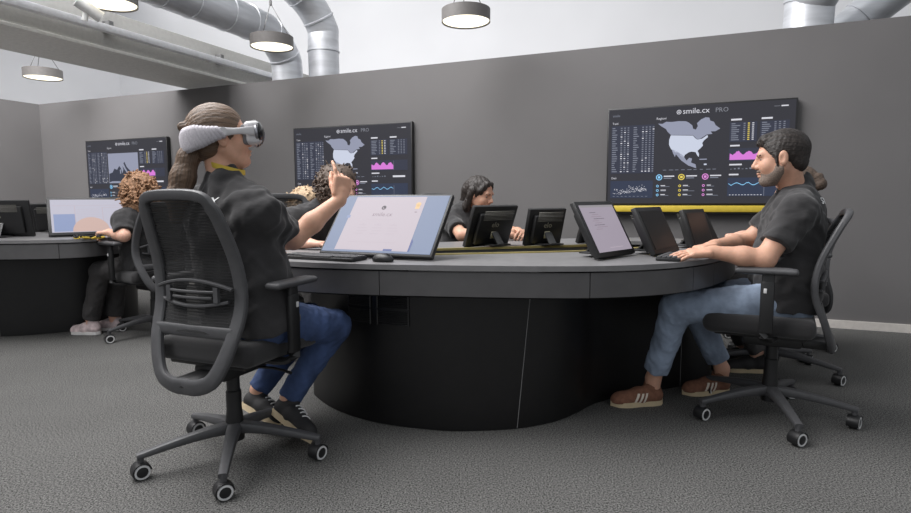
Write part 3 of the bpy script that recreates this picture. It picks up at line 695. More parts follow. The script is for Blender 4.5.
def chair(label, x, y, yaw, base_rot, wheel_rot, bs=1., bt=0.):
    t = thing('task_chair', label, 'chair', (x, y, 0), yaw, 'mesh-back task chairs')
    L = lambda n, p=t: link(n, CM[n], M[CMAT[n]], p)
    for n in ('back_frame', 'back_net', 'lumbar_support', 'seat', 'seat_pan', 'tilt_mechanism', 'lever', 'gas_column'): o = L(n)
    L('back_crossbar')
    K = Matrix.Translation((-.14, 0, .40)) @ Matrix.Rotation(-bt, 4, 'Y') @ Matrix.Diagonal((1, 1, bs, 1)) @ Matrix.Translation((.14, 0, -.40))   # height and recline of the back
    for c in t.children:
        if c.name.split('.')[0] in ('back_frame', 'back_net', 'lumbar_support', 'back_crossbar'): c.matrix_local = K
    for k in range(5):
        a = base_rot-yaw+2*PI*k/5; o = L('base_leg'); o.rotation_euler = (0, 0, a)
        c = L('caster'); c.location = (.33*math.cos(a), .33*math.sin(a), 0); c.rotation_euler = (0, 0, wheel_rot-yaw+.5*math.sin(k*2.3))
        L('wheel', c); L('wheel_ring', c)
    for s in (1, -1):
        a = L('armrest'); 
        if s < 0: a.scale = (1, -1, 1)
        for n in ('arm_slider', 'arm_pad', 'arm_button'): L(n, a)
    return t
rad = math.radians
chair('grey-framed task chair under the woman wearing the headset', -.87, 2.178, rad(68), rad(-76), rad(35))
chair('black task chair under the bearded man', 1.45, 2.58, rad(150), rad(-100), rad(20), .87, .03)
chair('black task chair half hidden behind the bearded man\'s chair', 1.83, 3.24, rad(186), rad(-46), rad(30), .76)
chair('black task chair farthest right near the partition baseboard', 2.14, 3.78, rad(195), rad(-20), rad(20), .66)
chair('grey-framed task chair under the curly-haired woman at the left desk', -2.27, 4.27, rad(146), rad(-125), rad(40), .92)
chair('task chair of the dark-haired woman behind the island desk', .0, 4.12, rad(-45), rad(-50), rad(20))
chair('task chair of the person with glasses behind the raised arm', -.98, 3.62, rad(-50), rad(-50), rad(20))
chair('task chair of the blond person far behind the raised arm', -1.42, 4.75, rad(-20), rad(-50), rad(20))

# ------------------------------------------------------------------ people
def skin(name, rgb): 
    m = mat(name, rgb, .55, noise=(60., .05, 3), bump=(160., .08)); b = m.node_tree.nodes['Principled BSDF']
    b.inputs['Subsurface Weight'].default_value = .12; b.inputs['Subsurface Radius'].default_value = (.012, .005, .003); return m
def head_field(f, c, R, s=1.0, k=.02):
    P = lambda x, y, z: c+R@(np.array((x, y, z))*s)
    f.ell(P(-.012, 0, .03), np.array((.098, .077, .088))*s, R, k); f.ell(P(.032, 0, -.035), np.array((.058, .058, .08))*s, R, .03)
    for q in (-1, 1):
        f.cap(P(.0, q*.052, -.045), P(.05, q*.024, -.093), .022*s, .02*s, .025); f.ell(P(.058, q*.036, -.032), np.array((.028, .026, .03))*s, R, .02)
    f.ell(P(.064, 0, -.096), np.array((.027, .03, .022))*s, R, .02)
    f.cap(P(.078, -.034, .02), P(.078, .034, .02), .014*s, None, .015)
    f.cap(P(.088, 0, .012), P(.108, 0, -.026), .008*s, .012*s, .012); f.cap(P(.096, -.012, -.033), P(.096, .012, -.033), .009*s, None, .008)
    for q in (-1, 1): f.ell(P(.1, q*.032, .0), np.array((.02, .02, .012))*s, R, .012, 's')
    f.ell(P(.088, 0, -.06), np.array((.013, .024, .0065))*s, R, .006); f.ell(P(.085, 0, -.073), np.array((.013, .021, .007))*s, R, .006)
    for q in (-1, 1):
        f.ell(P(-.004, q*.08, -.008), np.array((.019, .008, .032))*s, R, .008); f.ell(P(.002, q*.088, -.006), np.array((.009, .006, .018))*s, R, .004, 's')
    return P
def hand_field(f, w, d, dorsal, side, curls, s=1.0, spread=(.10, .02, -.05, -.14), thumb=(.62, .70, -.25, .5)):
    X = nrm(d); Z = np.array(dorsal, float); Z = nrm(Z-X*(Z@X)); Y = np.cross(Z, X)*(1 if side == 'R' else -1); R = np.stack([X, Y, Z], 1)
    w = np.array(w, float); f.cap(w-X*.01*s, w+X*.03*s, .024*s, .022*s, .015)
    f.rbox(w+X*.052*s, np.array((.032, .028, .003))*s, .011*s, R, .012)
    for i, (y, L, r) in enumerate(((.029, .072, .0088), (.0095, .08, .009), (-.0105, .074, .0086), (-.0285, .058, .0078))):
        p = w+(X*.084+Y*y)*s; D0 = nrm(X*math.cos(spread[i])+Y*math.sin(spread[i])); th = 0.; f.cap(p-X*.03*s, p, .011*s, r*1.1*s, .006)
        for j, (fr, c) in enumerate(zip((.45, .31, .26), curls[i])):
            th += c; q = p+(D0*math.cos(th)-Z*math.sin(th))*L*fr*1.06*s; f.cap(p, q, r*(1-.09*j)*s, r*(1-.09*(j+1))*s, .004); p = q
    p = w+(X*.02+Y*.022-Z*.006)*s; D = nrm(X*thumb[0]+Y*thumb[1]+Z*thumb[2])
    for j, L in enumerate((.042, .034, .026)):
        q = p+D*L*s; f.cap(p, q, (.0135-.0018*j)*s, (.0118-.0018*j)*s, .007); p = q; D = nrm(D+X*thumb[3]-Y*.12)
WOB = lambda a, wl, sd: [(a, wl, *nrm(np.random.default_rng(sd+i).normal(size=3)*np.array((1, 1, .7))), sd+i*1.7) for i in range(3)]
def person(label, J, o):
    rp = (J['pel'][0], J['pel'][1], 0.); root = thing('person', label, 'person', rp, 0., 'people seated at the desks')
    J = {k: (np.array(v, float) if not isinstance(v[0], (tuple, list)) else v) for k, v in J.items()}
    g = o.get('girth', 1.0); res = o.get('res', .006); hs = o.get('head', 1.0); sd = o.get('seed', 1)
    def put(me, name, m, parent=root, sm=True):
        me.transform(Matrix.Translation((-rp[0], -rp[1], 0))); return link(name, me, m, parent, sm)
    l = nrm(J['sL']-J['sR']); up = nrm(J['nb']-J['pel']); fw = np.cross(l, up); RT = np.stack([fw, l, up], 1)
    chest = J['pel']*.36+J['nb']*.64; belly = J['pel']*.7+J['nb']*.3; HR = frame(J['hf']); hd = J['hd']
    def torso(f, e, k=.05):
        for q in (-1, 1): f.cap(J['pel']+l*q*.078*g, chest+l*q*.07*g, .100*g+e, .095*g+e, k)
        f.ell(chest+up*.02, (.108*g+e, .162*g+e, .17+e), RT, k); f.ell(belly+fw*.03*g, (.115*g+e, .14*g+e, .15+e), RT, k)
        f.cap(J['sL']-up*.01, J['sR']-up*.01, .056*g+e, None, k)
        for s_ in ('sL', 'sR'): f.cap(J['nb']-up*.005, J[s_], .048+e, .05*g+e, .04)
        if o.get('bust'): 
            for q in (-1, 1): f.ell(chest+up*.02+fw*.075+l*q*.065, (.06+e, .065+e, .065+e), RT, .04)
    # body
    f = Field(res); torso(f, -.012); f.cap(J['nb']-up*.06, hd+HR@np.array((-.025, 0, -.06))*hs, .058, .05*hs, .025)
    P = head_field(f, hd, HR, hs)
    for s_ in 'LR':
        f.cap(J['s'+s_], J['e'+s_], .047*g, .040*g, .02); f.cap(J['e'+s_], J['e'+s_]*.6+J['w'+s_]*.4, .040*g, .039*g, .02); f.cap(J['e'+s_]*.6+J['w'+s_]*.4, J['w'+s_], .039*g, .0255, .02)
        f.cap(J['h'+s_], J['k'+s_], .08*g, .055*g, .04); f.cap(J['k'+s_], J['a'+s_], .052*g, .034, .03); f.cap(J['a'+s_], J['a'+s_]-np.array((0, 0, .04)), .034, .034, .02)
        d, dz, cu = J['hand'+s_][:3]; hand_field(f, J['w'+s_], d, dz, s_, cu, o.get('hs', .95), **(J['hand'+s_][3] if len(J['hand'+s_]) > 3 else {}))
    body = put(f.mesh('body'), 'body', o['skin'])
    # eyes
    for q in (-1, 1):
        bm = bmesh.new(); bmesh.ops.create_uvsphere(bm, u_segments=14, v_segments=10, radius=.0118*hs)
        for v in bm.verts: v.co = Vector(HR@np.array(v.co)+P(.0708, q*.031, .0))
        put(bm_mesh(bm, 'eye', 180), 'eye', mat('eye_white', (176, 160, 150), .3), body)
        bm = bmesh.new(); bmesh.ops.create_uvsphere(bm, u_segments=12, v_segments=8, radius=.0072*hs)
        for v in bm.verts: v.co = Vector(HR@np.array(v.co)+P(.0765, q*.031, -.0005))
        put(bm_mesh(bm, 'iris', 180), 'iris', mat('iris_dark', (40, 26, 18), .2), body)
        fe = Field(.003); fe.cap(P(.0925, q*.016, .0195), P(.083, q*.048, .0185), .0045*hs, .003*hs, .003); put(fe.mesh('eyebrow'), 'eyebrow', o['hairm'])
    # shirt
    f = Field(res); torso(f, .010)
    fr = o.get('sleeve', .62)
    for s_ in 'LR':
        a, b = J['s'+s_], J['e'+s_]; d = nrm(b-a); se = a+(b-a)*fr
        f.cap(a, se+d*.04, .058*g+.006, .056*g+.008, .04)
        f.rbox(se+d*.062, (.06, .086, .086), .002, frame(d, up), .004, 's')
    for q in (-1, 1): f.cap(J['pel']+l*q*.08*g-up*.02, J['pel']+l*q*.075*g+up*.12, .112*g, .104*g, .05)
    f.cap(J['nb']-up*.02, J['nb']+up*.022, .064, .062, .02); f.half(J['pel']-up*.05, -up)
    f.cap(J['nb']+up*.055+fw*.01, J['nb']+up*.12+fw*.03, .05, .07, .006, 's')
    shirt_me = f.mesh('shirt', WOB(.0016*o.get('fold', 1.), .10, sd)+WOB(.0010, .05, sd+9))
    bvh = BVHTree.FromPolygons([v.co.copy() for v in shirt_me.vertices], [tuple(p.vertices) for p in shirt_me.polygons])
    shirt = put(shirt_me, 'tshirt', M['shirt'])
    if 'text' in o:
        vs, fs = text_verts('smile.cx', o['text']); c0 = chest+up*o.get('texth', .13); out = []
        for x, y, _ in vs:
            p = Vector(c0-fw*.4-l*(x+o.get('textx', 0))+up*y); h = bvh.ray_cast(p, Vector(fw))[0]
            out.append((h if h is not None else p+Vector(fw)*.3)-Vector(fw)*.0025)
        put(pydata('lettering', out, fs), 'lettering', mat('shirt_print_white', (225, 225, 225), .8), shirt, False)
    # trousers
    f = Field(res)
    for q in (-1, 1): f.cap(J['pel']+l*q*.078*g-up*.02, J['pel']+l*q*.075*g+up*.04, .098*g, .09*g, .05)
    for s_ in 'LR':
        f.cap(J['h'+s_], J['k'+s_], .092*g, .068*g, .04); f.cap(J['k'+s_], J['a'+s_]*.96+J['k'+s_]*.04, .066*g, o.get('hem', .050), .03)
        d = nrm(J['a'+s_]-J['k'+s_]); f.rbox(J['a'+s_]-d*o.get('cuff', 0.)+d*.062, (.06, .085, .085), .002, frame(d, (0.3, 0.2, .1)), .004, 's')
    put(f.mesh('trousers', WOB(.0012, .08, sd+20)+WOB(.0006, .035, sd+31)), 'trousers', o['pants'])
    # shoes
    for s_ in 'LR':
        h, t, u = J['shoe'+s_]; h, t = np.array(h, float), np.array(t, float); X = nrm(t-h); Z = np.array(u, float); Z = nrm(Z-X*(Z@X)); Y = np.cross(Z, X); R = np.stack([X, Y, Z], 1); Ls = np.linalg.norm(t-h)
        Q = lambda x, y, z: h+X*x+Y*y+Z*z
        f = Field(.004); f.cap(Q(.038, 0, .045), Q(.12, 0, .045), .037, .04, .02); f.cap(Q(.12, 0, .042), Q(Ls-.045, 0, .03), .042, .034, .02); f.ell(Q(Ls-.055, 0, .028), (.055, .042, .034), R, .02)
        f.cap(Q(.045, 0, .05), Q(.055, 0, .095), .036, .038, .02); f.half(Q(0, 0, .016), -Z); f.ell(Q(.056, 0, .125), (.045, .03, .03), R, .006, 's')
        sm_ = f.mesh('shoe'); bv = BVHTree.FromPolygons([v.co.copy() for v in sm_.vertices], [tuple(p.vertices) for p in sm_.polygons]); shoe = put(sm_, 'shoe', o['shoe'])
        bm = bmesh.new(); n = 36; ring = []
        for i in range(n):
            a = 2*PI*i/n; x = Ls/2-Ls/2*math.cos(a)*1.02; w = float(np.interp(x/Ls, [0, .05, .2, .45, .7, .88, 1], [.0, .024, .035, .034, .045, .036, .0])); 
            w = w if x > 0 else .004; ring.append((x, math.copysign(w+.004, math.sin(a)) if abs(math.sin(a)) > 1e-6 else 0))
        rings(bm, [[Vector(Q(x, y, z)) for x, y in ring] for z in (.0, .012, .024)]); put(bm_mesh(bm, 'sole'), 'sole', o.get('sole', mat('sole_cream', (196, 178, 146), .8)), shoe)
        if o.get('stripes'):
            for sgn in (-1, 1):
                for k in range(3):
                    vs = []; fs = []
                    for i in range(7):
                        tt = i/6; zz = .022+.045*tt
                        for e in (-.0055, .0055):
                            x = .095+k*.021+.018*(1-tt)+e; p = Vector(Q(x, sgn*.1, zz)); hh = bv.ray_cast(p, Vector(-Y*sgn))[0]
                            vs.append((hh if hh is not None else Vector(Q(x, sgn*.03, zz)))+Vector(Y*sgn)*.002)
                    for i in range(6): fs.append((2*i, 2*i+1, 2*i+3, 2*i+2))
                    put(pydata('stripe', vs, fs), 'stripe', mat('stripe_cream', (214, 204, 190), .7), shoe)
        if o.get('laces'):
            for k in range(4):
                bm = bmesh.new(); pts = []
                for i in range(7):
                    y = -.022+.044*i/6; x = .115+.02*k; p = Vector(Q(x+(.004 if k % 2 else -.004)*(i/6), y, .2)); hh = bv.ray_cast(p, Vector(-Z))[0]; pts.append((hh if hh is not None else Vector(Q(x, y, .075)))+Vector(Z)*.002)
                tube(bm, pts, .003, 6); put(bm_mesh(bm, 'lace'), 'lace', mat('lace_white', (226, 226, 226), .7), shoe)
    # hair
    f = Field(o.get('hres', .004)); st = o['hair']; E = lambda p, r, k=.02, op='u': f.ell(P(*p), np.array(r)*hs, HR, k, op); Cp = lambda a, b, ra, rb, k=.02, op='u': f.cap(P(*a), P(*b), ra*hs, rb*hs, k, op)
    if st == 'tied':
        E((-.016, 0, .034), (.106, .086, .097)); E((-.05, 0, -.03), (.055, .07, .055)); E((.108, 0, -.035), (.085, .11, .105), .012, 's'); E((.02, 0, -.11), (.075, .11, .075), .012, 's')
        for q in (-1, 1): E((.0, q*.095, -.012), (.03, .03, .035), .01, 's')
        Cp((-.115, .01, .045), (-.125, -.012, .05), .022, .018, .012)
        if o.get('tail'):
            T = o['tail']
            for i in range(len(T)-1): Cp(T[i][0], T[i+1][0], T[i][1], T[i+1][1], .02)
        w_ = [(.0007, .016, *nrm(HR@np.array((.1, .5, .8))), 1.), (.0005, .011, *nrm(HR@np.array((.1, .9, .2))), 2.)]
    elif st == 'short':
        E((-.013, 0, .034), (.103, .081, .091)); E((-.06, 0, -.025), (.042, .060, .05)); E((.105, 0, -.03), (.076, .11, .098), .01, 's'); E((.025, 0, -.095), (.062, .12, .072), .01, 's')
        for q in (-1, 1): E((-.004, q*.096, -.012), (.024, .026, .036), .008, 's'); Cp((.022, q*.073, .01), (.02, q*.071, -.035), .008, .005, .008)
        Cp((.06, -.03, .088), (.062, .03, .088), .017, .016, .03); Cp((.08, -.03, .073), (.084, .02, .072), .010, .009, .015)
        w_ = [(.0009, .017, *nrm(HR@np.array((.5, .8, .1))), 1.), (.0008, .011, *nrm(HR@np.array((.1, .9, .5))), 2.)]
    elif st == 'long':
        E((-.018, 0, .032), (.105, .086, .093)); E((.112, 0, -.035), (.088, .08, .115), .012, 's')
        for q in (-1, 1): Cp((-.015, q*.078, .02), (-.035, q*.08, -.10), .026, .024, .02); Cp((-.035, q*.08, -.09), (-.03, q*.08, -.16), .024, .012, .02); Cp((.06, q*.03, .085), (.04, q*.073, .03), .014, .012, .02)
        Cp((-.08, 0, .0), (-.085, 0, -.13), .06, .045, .03)
        w_ = [(.0018, .03, *nrm(HR@np.array((.5, .8, .1))), 1.), (.0012, .018, *nrm(HR@np.array((.1, .9, .3))), 2.)]
    else:   # curly
        big = o.get('curl', 1.0); E((-.025, 0, .025), (.115*big, .10*big, .098*big)); E((-.05, 0, -.06*big+o.get('fall', -.012)), (.085*big, .095*big, .08*big), .03); E((.118, 0, -.03), (.082, .075, .10), .012, 's')
        rr = np.random.default_rng(sd+50)
        for i in range(800):
            v = nrm(rr.normal(size=3)); c = np.array((-.028, 0, o.get('fall', -.012)*big))+v*np.array((.116, .104, o.get('tall', .122)))*big*(.96+.1*rr.random())
            if v[2] < -.6 and big < 1.1: continue
            if v[0] > .5 and v[2] < .6: continue
            d1 = nrm(rr.normal(size=3)+np.array((0, 0, -.6))); d1 = nrm(d1-v*(d1@v)*.7); p1 = c+d1*.016*big; p2 = p1+nrm(d1+rr.normal(size=3)*.6)*.014*big
            p3 = p2+nrm(p2-p1+rr.normal(size=3)*.012)*.014*big; Cp(c, p1, .006*big, .006*big, .003); Cp(p1, p2, .006*big, .005*big, .003); Cp(p2, p3, .005*big, .0035*big, .003)
        w_ = None
    me = f.mesh('hair', w_); co = np.empty(len(me.vertices)*3, np.float32); me.vertices.foreach_get('co', co); q = (co.reshape(-1, 3)-hd)@HR
    if st in ('tied', 'short'): A = np.stack([np.arctan2(q[:, 1], q[:, 2]-.01)*9+q[:, 0]*6, q[:, 0]*9, q[:, 2]*9], 1)
    elif st == 'long': A = np.stack([np.arctan2(q[:, 1], q[:, 0]+.03)*10, q[:, 2]*9, q[:, 0]*5], 1)
    else: A = q*np.array((70., 70., 55.))
    if o.get('tail') and len(o['tail']) > 2:
        tp = np.array([a for a, _ in o['tail']])*hs; low = (q[:, 0] < -.09) & (q[:, 2] < .0)
        ax_ = np.stack([np.interp(-q[:, 2], -tp[:, 2], tp[:, i]) for i in range(3)], 1); dq = q-ax_
        A[low] = np.stack([np.arctan2(dq[:, 1], dq[:, 0])*7+q[:, 2]*14, q[:, 2]*9, q[:, 0]*3], 1)[low]
    at_ = me.attributes.new('strand', 'FLOAT_VECTOR', 'POINT'); at_.data.foreach_set('vector', A.astype(np.float32).ravel())
    put(me, 'hair', o['hairm'])
    return root, body, P, HR, put, fw, l, up

flat = ((.12, .18, .12), (.12, .2, .14), (.14, .2, .15), (.16, .22, .15)); grip = ((.7, .8, .4), (.8, .9, .5), (.85, .9, .5), (.9, .9, .5))
def hair_mat(name, rgb, amt=.5, rough=.45, sc=(1.5, .35, .35)):
    m = bpy.data.materials.new(name); m.use_nodes = True; N = m.node_tree.nodes; L = m.node_tree.links; b = N['Principled BSDF']; c = lin(rgb)
    b.inputs['Roughness'].default_value = rough; b.inputs['Specular IOR Level'].default_value = .4
    at = N.new('ShaderNodeAttribute'); at.attribute_name = 'strand'; mp = N.new('ShaderNodeMapping'); mp.inputs['Scale'].default_value = sc; L.new(at.outputs['Vector'], mp.inputs[0])
    n = N.new('ShaderNodeTexNoise'); n.inputs['Scale'].default_value = 1.; n.inputs['Detail'].default_value = 5; n.inputs['Roughness'].default_value = .7; L.new(mp.outputs[0], n.inputs['Vector'])
    r = N.new('ShaderNodeValToRGB'); r.color_ramp.elements[0].position = .32; r.color_ramp.elements[1].position = .68
    r.color_ramp.elements[0].color = (*[x*(1-amt) for x in c], 1); r.color_ramp.elements[1].color = (*[min(1, x*(1+amt)) for x in c], 1)
    L.new(n.outputs[0], r.inputs[0]); L.new(r.outputs[0], b.inputs['Base Color'])
    bp = N.new('ShaderNodeBump'); bp.inputs['Strength'].default_value = .8; bp.inputs['Distance'].default_value = .006; L.new(n.outputs[0], bp.inputs['Height']); L.new(bp.outputs[0], b.inputs['Normal']); return m
H_BR = hair_mat('hair_brown', (104, 84, 68), .6); H_DK = hair_mat('hair_dark', (44, 38, 35), .6)
H_CU = hair_mat('hair_auburn', (146, 110, 82), .6, .6, (1., 1., 1.)); H_BL = hair_mat('hair_blond', (190, 164, 134), .4, .6, (1., 1., 1.)); H_GR = hair_mat('hair_greybrown', (86, 72, 62), .5, .6, (1., 1., 1.))
SK1 = skin('skin_light', (214, 166, 140)); SK2 = skin('skin_tan', (200, 154, 130)); SK3 = skin('skin_pink', (218, 172, 150))
JB = mat('denim_blue', (60, 78, 116), .9, noise=((14., 14., 8.), .28, 5), bump=((26., 26., 40.), 1.0)); JL = mat('denim_light', (138, 152, 172), .9, noise=((12., 12., 9.), .3, 5), bump=((26., 26., 40.), 1.0)); TR = mat('trouser_charcoal', (66, 64, 64), .9, noise=(30., .15, 3), bump=(60., .3))
SHB = mat('shoe_black', (38, 37, 38), .7, bump=(120., .2)); SHN = mat('shoe_brown_suede', (122, 84, 66), .9, noise=(60., .2, 3), bump=(150., .2)); SHW = mat('shoe_pale_pink', (206, 188, 188), .8, noise=(24., .3, 2))

JA = dict(pel=(-.80, 2.20, .56), nb=(-.864, 2.178, 1.066), hd=(-.882, 2.20, 1.243), hf=(.885, .45, .13), sL=(-1.0, 2.265, .985), sR=(-.705, 2.075, .965), eL=(-1.07, 2.45, .80), eR=(-.665, 2.35, .85), wL=(-.93, 2.61, .785), wR=(-.49, 2.455, 1.012),
          hL=(-.87, 2.245, .55), hR=(-.73, 2.15, .55), kL=(-.68, 2.60, .46), kR=(-.535, 2.47, .455), aL=(-.885, 2.50, .165), aR=(-.715, 2.38, .165),
          handL=((.7, .7, -.1), (0, 0, 1), flat), handR=((.10, .12, .98), (.62, -.72, .05), ((.18, .35, .25), (.85, .95, .5), (1.0, 1.1, .6), (1.1, 1.1, .6)), dict(thumb=(.88, .12, -.62, .35))),
          shoeL=((-.965, 2.50, .085), (-.765, 2.39, .03), (.4, .3, .86)), shoeR=((-.79, 2.385, .10), (-.59, 2.225, .032), (.42, .34, .84)))
rootA, bodyA, PA, RA, putA, fwA, lA, upA = person('woman in black t-shirt and blue jeans wearing a white headset, right hand raised', JA,
    dict(skin=SK1, hairm=H_BR, hair='tied', pants=JB, shoe=SHB, laces=True, res=.004, seed=3, fold=1.9, bust=True, girth=1.06, sleeve=.66, text=.055, texth=.125, textx=-.02, hs=1.02,
         tail=[((-.095, 0, -.01), .026), ((-.125, .0, -.06), .036), ((-.155, -.005, -.13), .043), ((-.185, -.01, -.2), .040), ((-.205, -.01, -.28), .022)]))
JM = dict(pel=(1.5, 2.58, .56), nb=(1.53, 2.59, 1.04), hd=(1.438, 2.56, 1.183), hf=(-.89, .44, -.10), sL=(1.445, 2.43, .95), sR=(1.60, 2.765, .96), eL=(1.292, 2.385, .752), eR=(1.42, 2.80, .79), wL=(1.095, 2.44, .778), wR=(1.185, 2.62, .79),
          hL=(1.46, 2.49, .55), hR=(1.53, 2.67, .55), kL=(1.03, 2.635, .50), kR=(1.21, 2.93, .49), aL=(.965, 2.735, .13), aR=(1.375, 2.895, .13),
          handL=((-1, .06, -.06), (0, -.2, 1), flat), handR=((-.93, -.35, -.12), (0, .1, 1), flat),
          shoeL=((1.015, 2.745, .001), (.755, 2.715, .001), (0, 0, 1)), shoeR=((1.42, 2.905, .001), (1.165, 2.87, .001), (0, 0, 1)))
rootM, bodyM, PM, RM, putM, fwM, lM, upM = person('bearded man in black t-shirt and light jeans typing at the island desk', JM,
    dict(skin=SK2, hairm=H_DK, hair='short', pants=JL, shoe=SHN, stripes=True, res=.004, seed=11, fold=1.7, girth=1.05, sleeve=.7, text=.06, texth=.12, hs=1.02, head=1.0, hem=.056, cuff=.045, textx=.02))
f = Field(.003)     # short grey-brown beard, a thin shell over the jaw
hm = 1.0; f.ell(PM(.032, 0, -.035), np.array((.0605, .0605, .0825))*hm, RM, .03)
for q in (-1, 1): f.cap(PM(.0, q*.052, -.045), PM(.05, q*.024, -.093), .0248, .0226, .025)
f.ell(PM(.064, 0, -.096), np.array((.0300, .0325, .0245))*hm, RM, .02); f.cap(PM(.091, -.018, -.049), PM(.091, .018, -.049), .0085, None, .01)
n_up = RM@np.array((.22, 0, 1.)); f.half(PM(.09, 0, -.045), n_up); f.half(PM(-.004, 0, 0), -RM[:, 0]); f.half(PM(.0, 0, -.121), -RM[:, 2])
f.ell(PM(.098, 0, -.066), (.016, .021, .011), RM, .004, 's')
for q in (-1, 1): f.ell(PM(.066, q*.055, -.042), (.035, .024, .022), RM, .006, 's')
putM(f.mesh('beard'), 'beard', mat('beard_grey_brown', (122, 108, 98), .8, noise=(260., .4, 3), bump=(300., .5)))
def lanyard(put, J, nbk, m, rad_=.064, drop=None):
    nb = np.array(J['nb']); bm = bmesh.new(); n = 28; pts = []; Ns = []
    for i in range(n):
        a = 2*PI*i/n; v = np.array((math.cos(a), math.sin(a), 0)); p = nb+v*rad_+np.array((0, 0, .018-(.018*v[0] if drop else 0))); pts.append(tuple(p)); Ns.append(tuple(v))
    sweep(bm, pts, .02, .004, Ns, 8, 3, True); put(bm_mesh(bm, 'lanyard'), 'lanyard', m)
lanyard(putA, dict(nb=np.array(JA['nb'])+np.array((.004, .012, .046))), None, mat('lanyard_yellow', (206, 178, 70), .8), .062, True)
lanyard(putM, dict(nb=np.array(JM['nb'])+np.array((-.01, 0, .0))), None, mat('lanyard_black', (24, 24, 24), .8))

JW = dict(pel=(-2.31, 4.29, .55), nb=(-2.335, 4.28, .955), hd=(-2.36, 4.285, 1.07), hf=(-.88, .42, -.22), sL=(-2.385, 4.125, .87), sR=(-2.29, 4.42, .87), eL=(-2.33, 4.03, .76), eR=(-2.30, 4.56, .77), wL=(-2.48, 4.11, .78), wR=(-2.45, 4.52, .78),
          hL=(-2.30, 4.19, .54), hR=(-2.24, 4.35, .54), kL=(-2.63, 4.22, .49), kR=(-2.60, 4.40, .49), aL=(-2.76, 4.275, .125), aR=(-2.66, 4.40, .12),
          handL=((-.9, .3, -.05), (0, 0, 1), grip), handR=((-.95, -.1, -.05), (0, 0, 1), grip), shoeL=((-2.69, 4.262, .001), (-2.93, 4.30, .001), (0, 0, 1)), shoeR=((-2.60, 4.40, .001), (-2.84, 4.43, .001), (0, 0, 1)))
person('woman with curly auburn hair in dark clothes seated at the left desk', JW, dict(skin=SK3, hairm=H_CU, hair='curly', curl=1.16, fall=-.04, tall=.155, pants=TR, shoe=SHW, sole=mat('sole_white', (214, 212, 210), .7), seed=21, bust=True, sleeve=.8, text=.06, texth=.11, hem=.062))
JG = dict(pel=(-.97, 3.62, .55), nb=(-.79, 3.49, .96), hd=(-.685, 3.43, 1.088), hf=(.80, -.56, -.22), sL=(-.675, 3.64, .88), sR=(-.965, 3.38, .89), eL=(-.47, 3.56, .77), eR=(-1.0, 3.17, .78), wL=(-.40, 3.33, .775), wR=(-.79, 3.09, .775),
          hL=(-.90, 3.66, .54), hR=(-1.03, 3.54, .54), kL=(-.64, 3.42, .49), kR=(-.80, 3.26, .49), aL=(-.70, 3.46, .12), aR=(-.84, 3.32, .12),
          handL=((.1, -.95, -.05), (0, 0, 1), flat), handR=((.93, -.30, -.03), (0, 0, 1), flat), shoeL=((-.75, 3.5, .001), (-.60, 3.33, .001), (0, 0, 1)), shoeR=((-.89, 3.36, .001), (-.74, 3.19, .001), (0, 0, 1)))
rG, bG, PG, RG, putG, *_ = person('person with short curly hair and glasses partly hidden by the raised hand', JG, dict(skin=SK3, hairm=H_GR, hair='curly', curl=1.03, pants=TR, shoe=SHB, seed=31, sleeve=.7))
for q in (-1, 1):
    bm = bmesh.new(); c = PG(.102, q*.033, -.004); pts = [tuple(c+RG@np.array((0, .022*math.cos(a), .019*math.sin(a)))) for a in np.linspace(0, 2*PI, 19)[:-1]]
    sweep(bm, pts, .0025, .0025, tuple(RG[:, 0]), 6, 2, True); tube(bm, [tuple(PG(.1, q*.054, .002)), tuple(PG(.0, q*.086, .006))], .0015, 5)
    putG(bm_mesh(bm, 'glasses'), 'glasses', mat('glasses_wire', (110, 92, 60), .3, .7))
JD = dict(pel=(.0, 4.14, .55), nb=(.09, 4.07, .935), hd=(.168, 4.01, 1.04), hf=(.80, -.52, -.26), sL=(.225, 4.18, .86), sR=(-.04, 3.985, .86), eL=(.40, 3.97, .77), eR=(.045, 3.76, .77), wL=(.44, 3.74, .78), wR=(.29, 3.68, .785),
          hL=(.06, 4.19, .54), hR=(-.06, 4.09, .54), kL=(.28, 3.92, .49), kR=(.12, 3.80, .49), aL=(.24, 3.97, .12), aR=(.08, 3.86, .12),
          handL=((-.1, -.95, .1), (.5, 0, .9), grip), handR=((.97, -.1, .08), (0, -.4, .9), grip), shoeL=((.19, 4.01, .001), (.33, 3.82, .001), (0, 0, 1)), shoeR=((.03, 3.9, .001), (.17, 3.71, .001), (0, 0, 1)))
person('dark-haired woman with folded hands behind the island desk monitors', JD, dict(skin=SK2, hairm=H_DK, hair='long', pants=TR, shoe=SHB, seed=41, bust=True, sleeve=.7))
sh = np.array((-1.36, .62, -.06))
JE = {k: (tuple(np.array(v)+sh) if k[0] in 'pnseahkw' and not isinstance(v[0], tuple) and k not in ('hf', 'handL', 'handR', 'shoeL', 'shoeR') else v) for k, v in JD.items()}
JE.update(eL=(-1.02, 4.62, .66), eR=(-1.37, 4.36, .66), wL=(-1.10, 4.44, .63), wR=(-1.22, 4.34, .63), handL=((-.3, -.8, -.2), (.2, 0, .9), flat), handR=((.6, -.3, -.2), (0, -.2, .9), flat),
          shoeL=((-1.20, 4.63, .001), (-1.06, 4.44, .001), (0, 0, 1)), shoeR=((-1.36, 4.52, .001), (-1.22, 4.33, .001), (0, 0, 1)))
person('blond person farthest back, mostly hidden behind the raised arm', JE, dict(skin=SK3, hairm=H_BL, hair='curly', curl=1.05, pants=TR, shoe=SHB, seed=51, sleeve=.7))
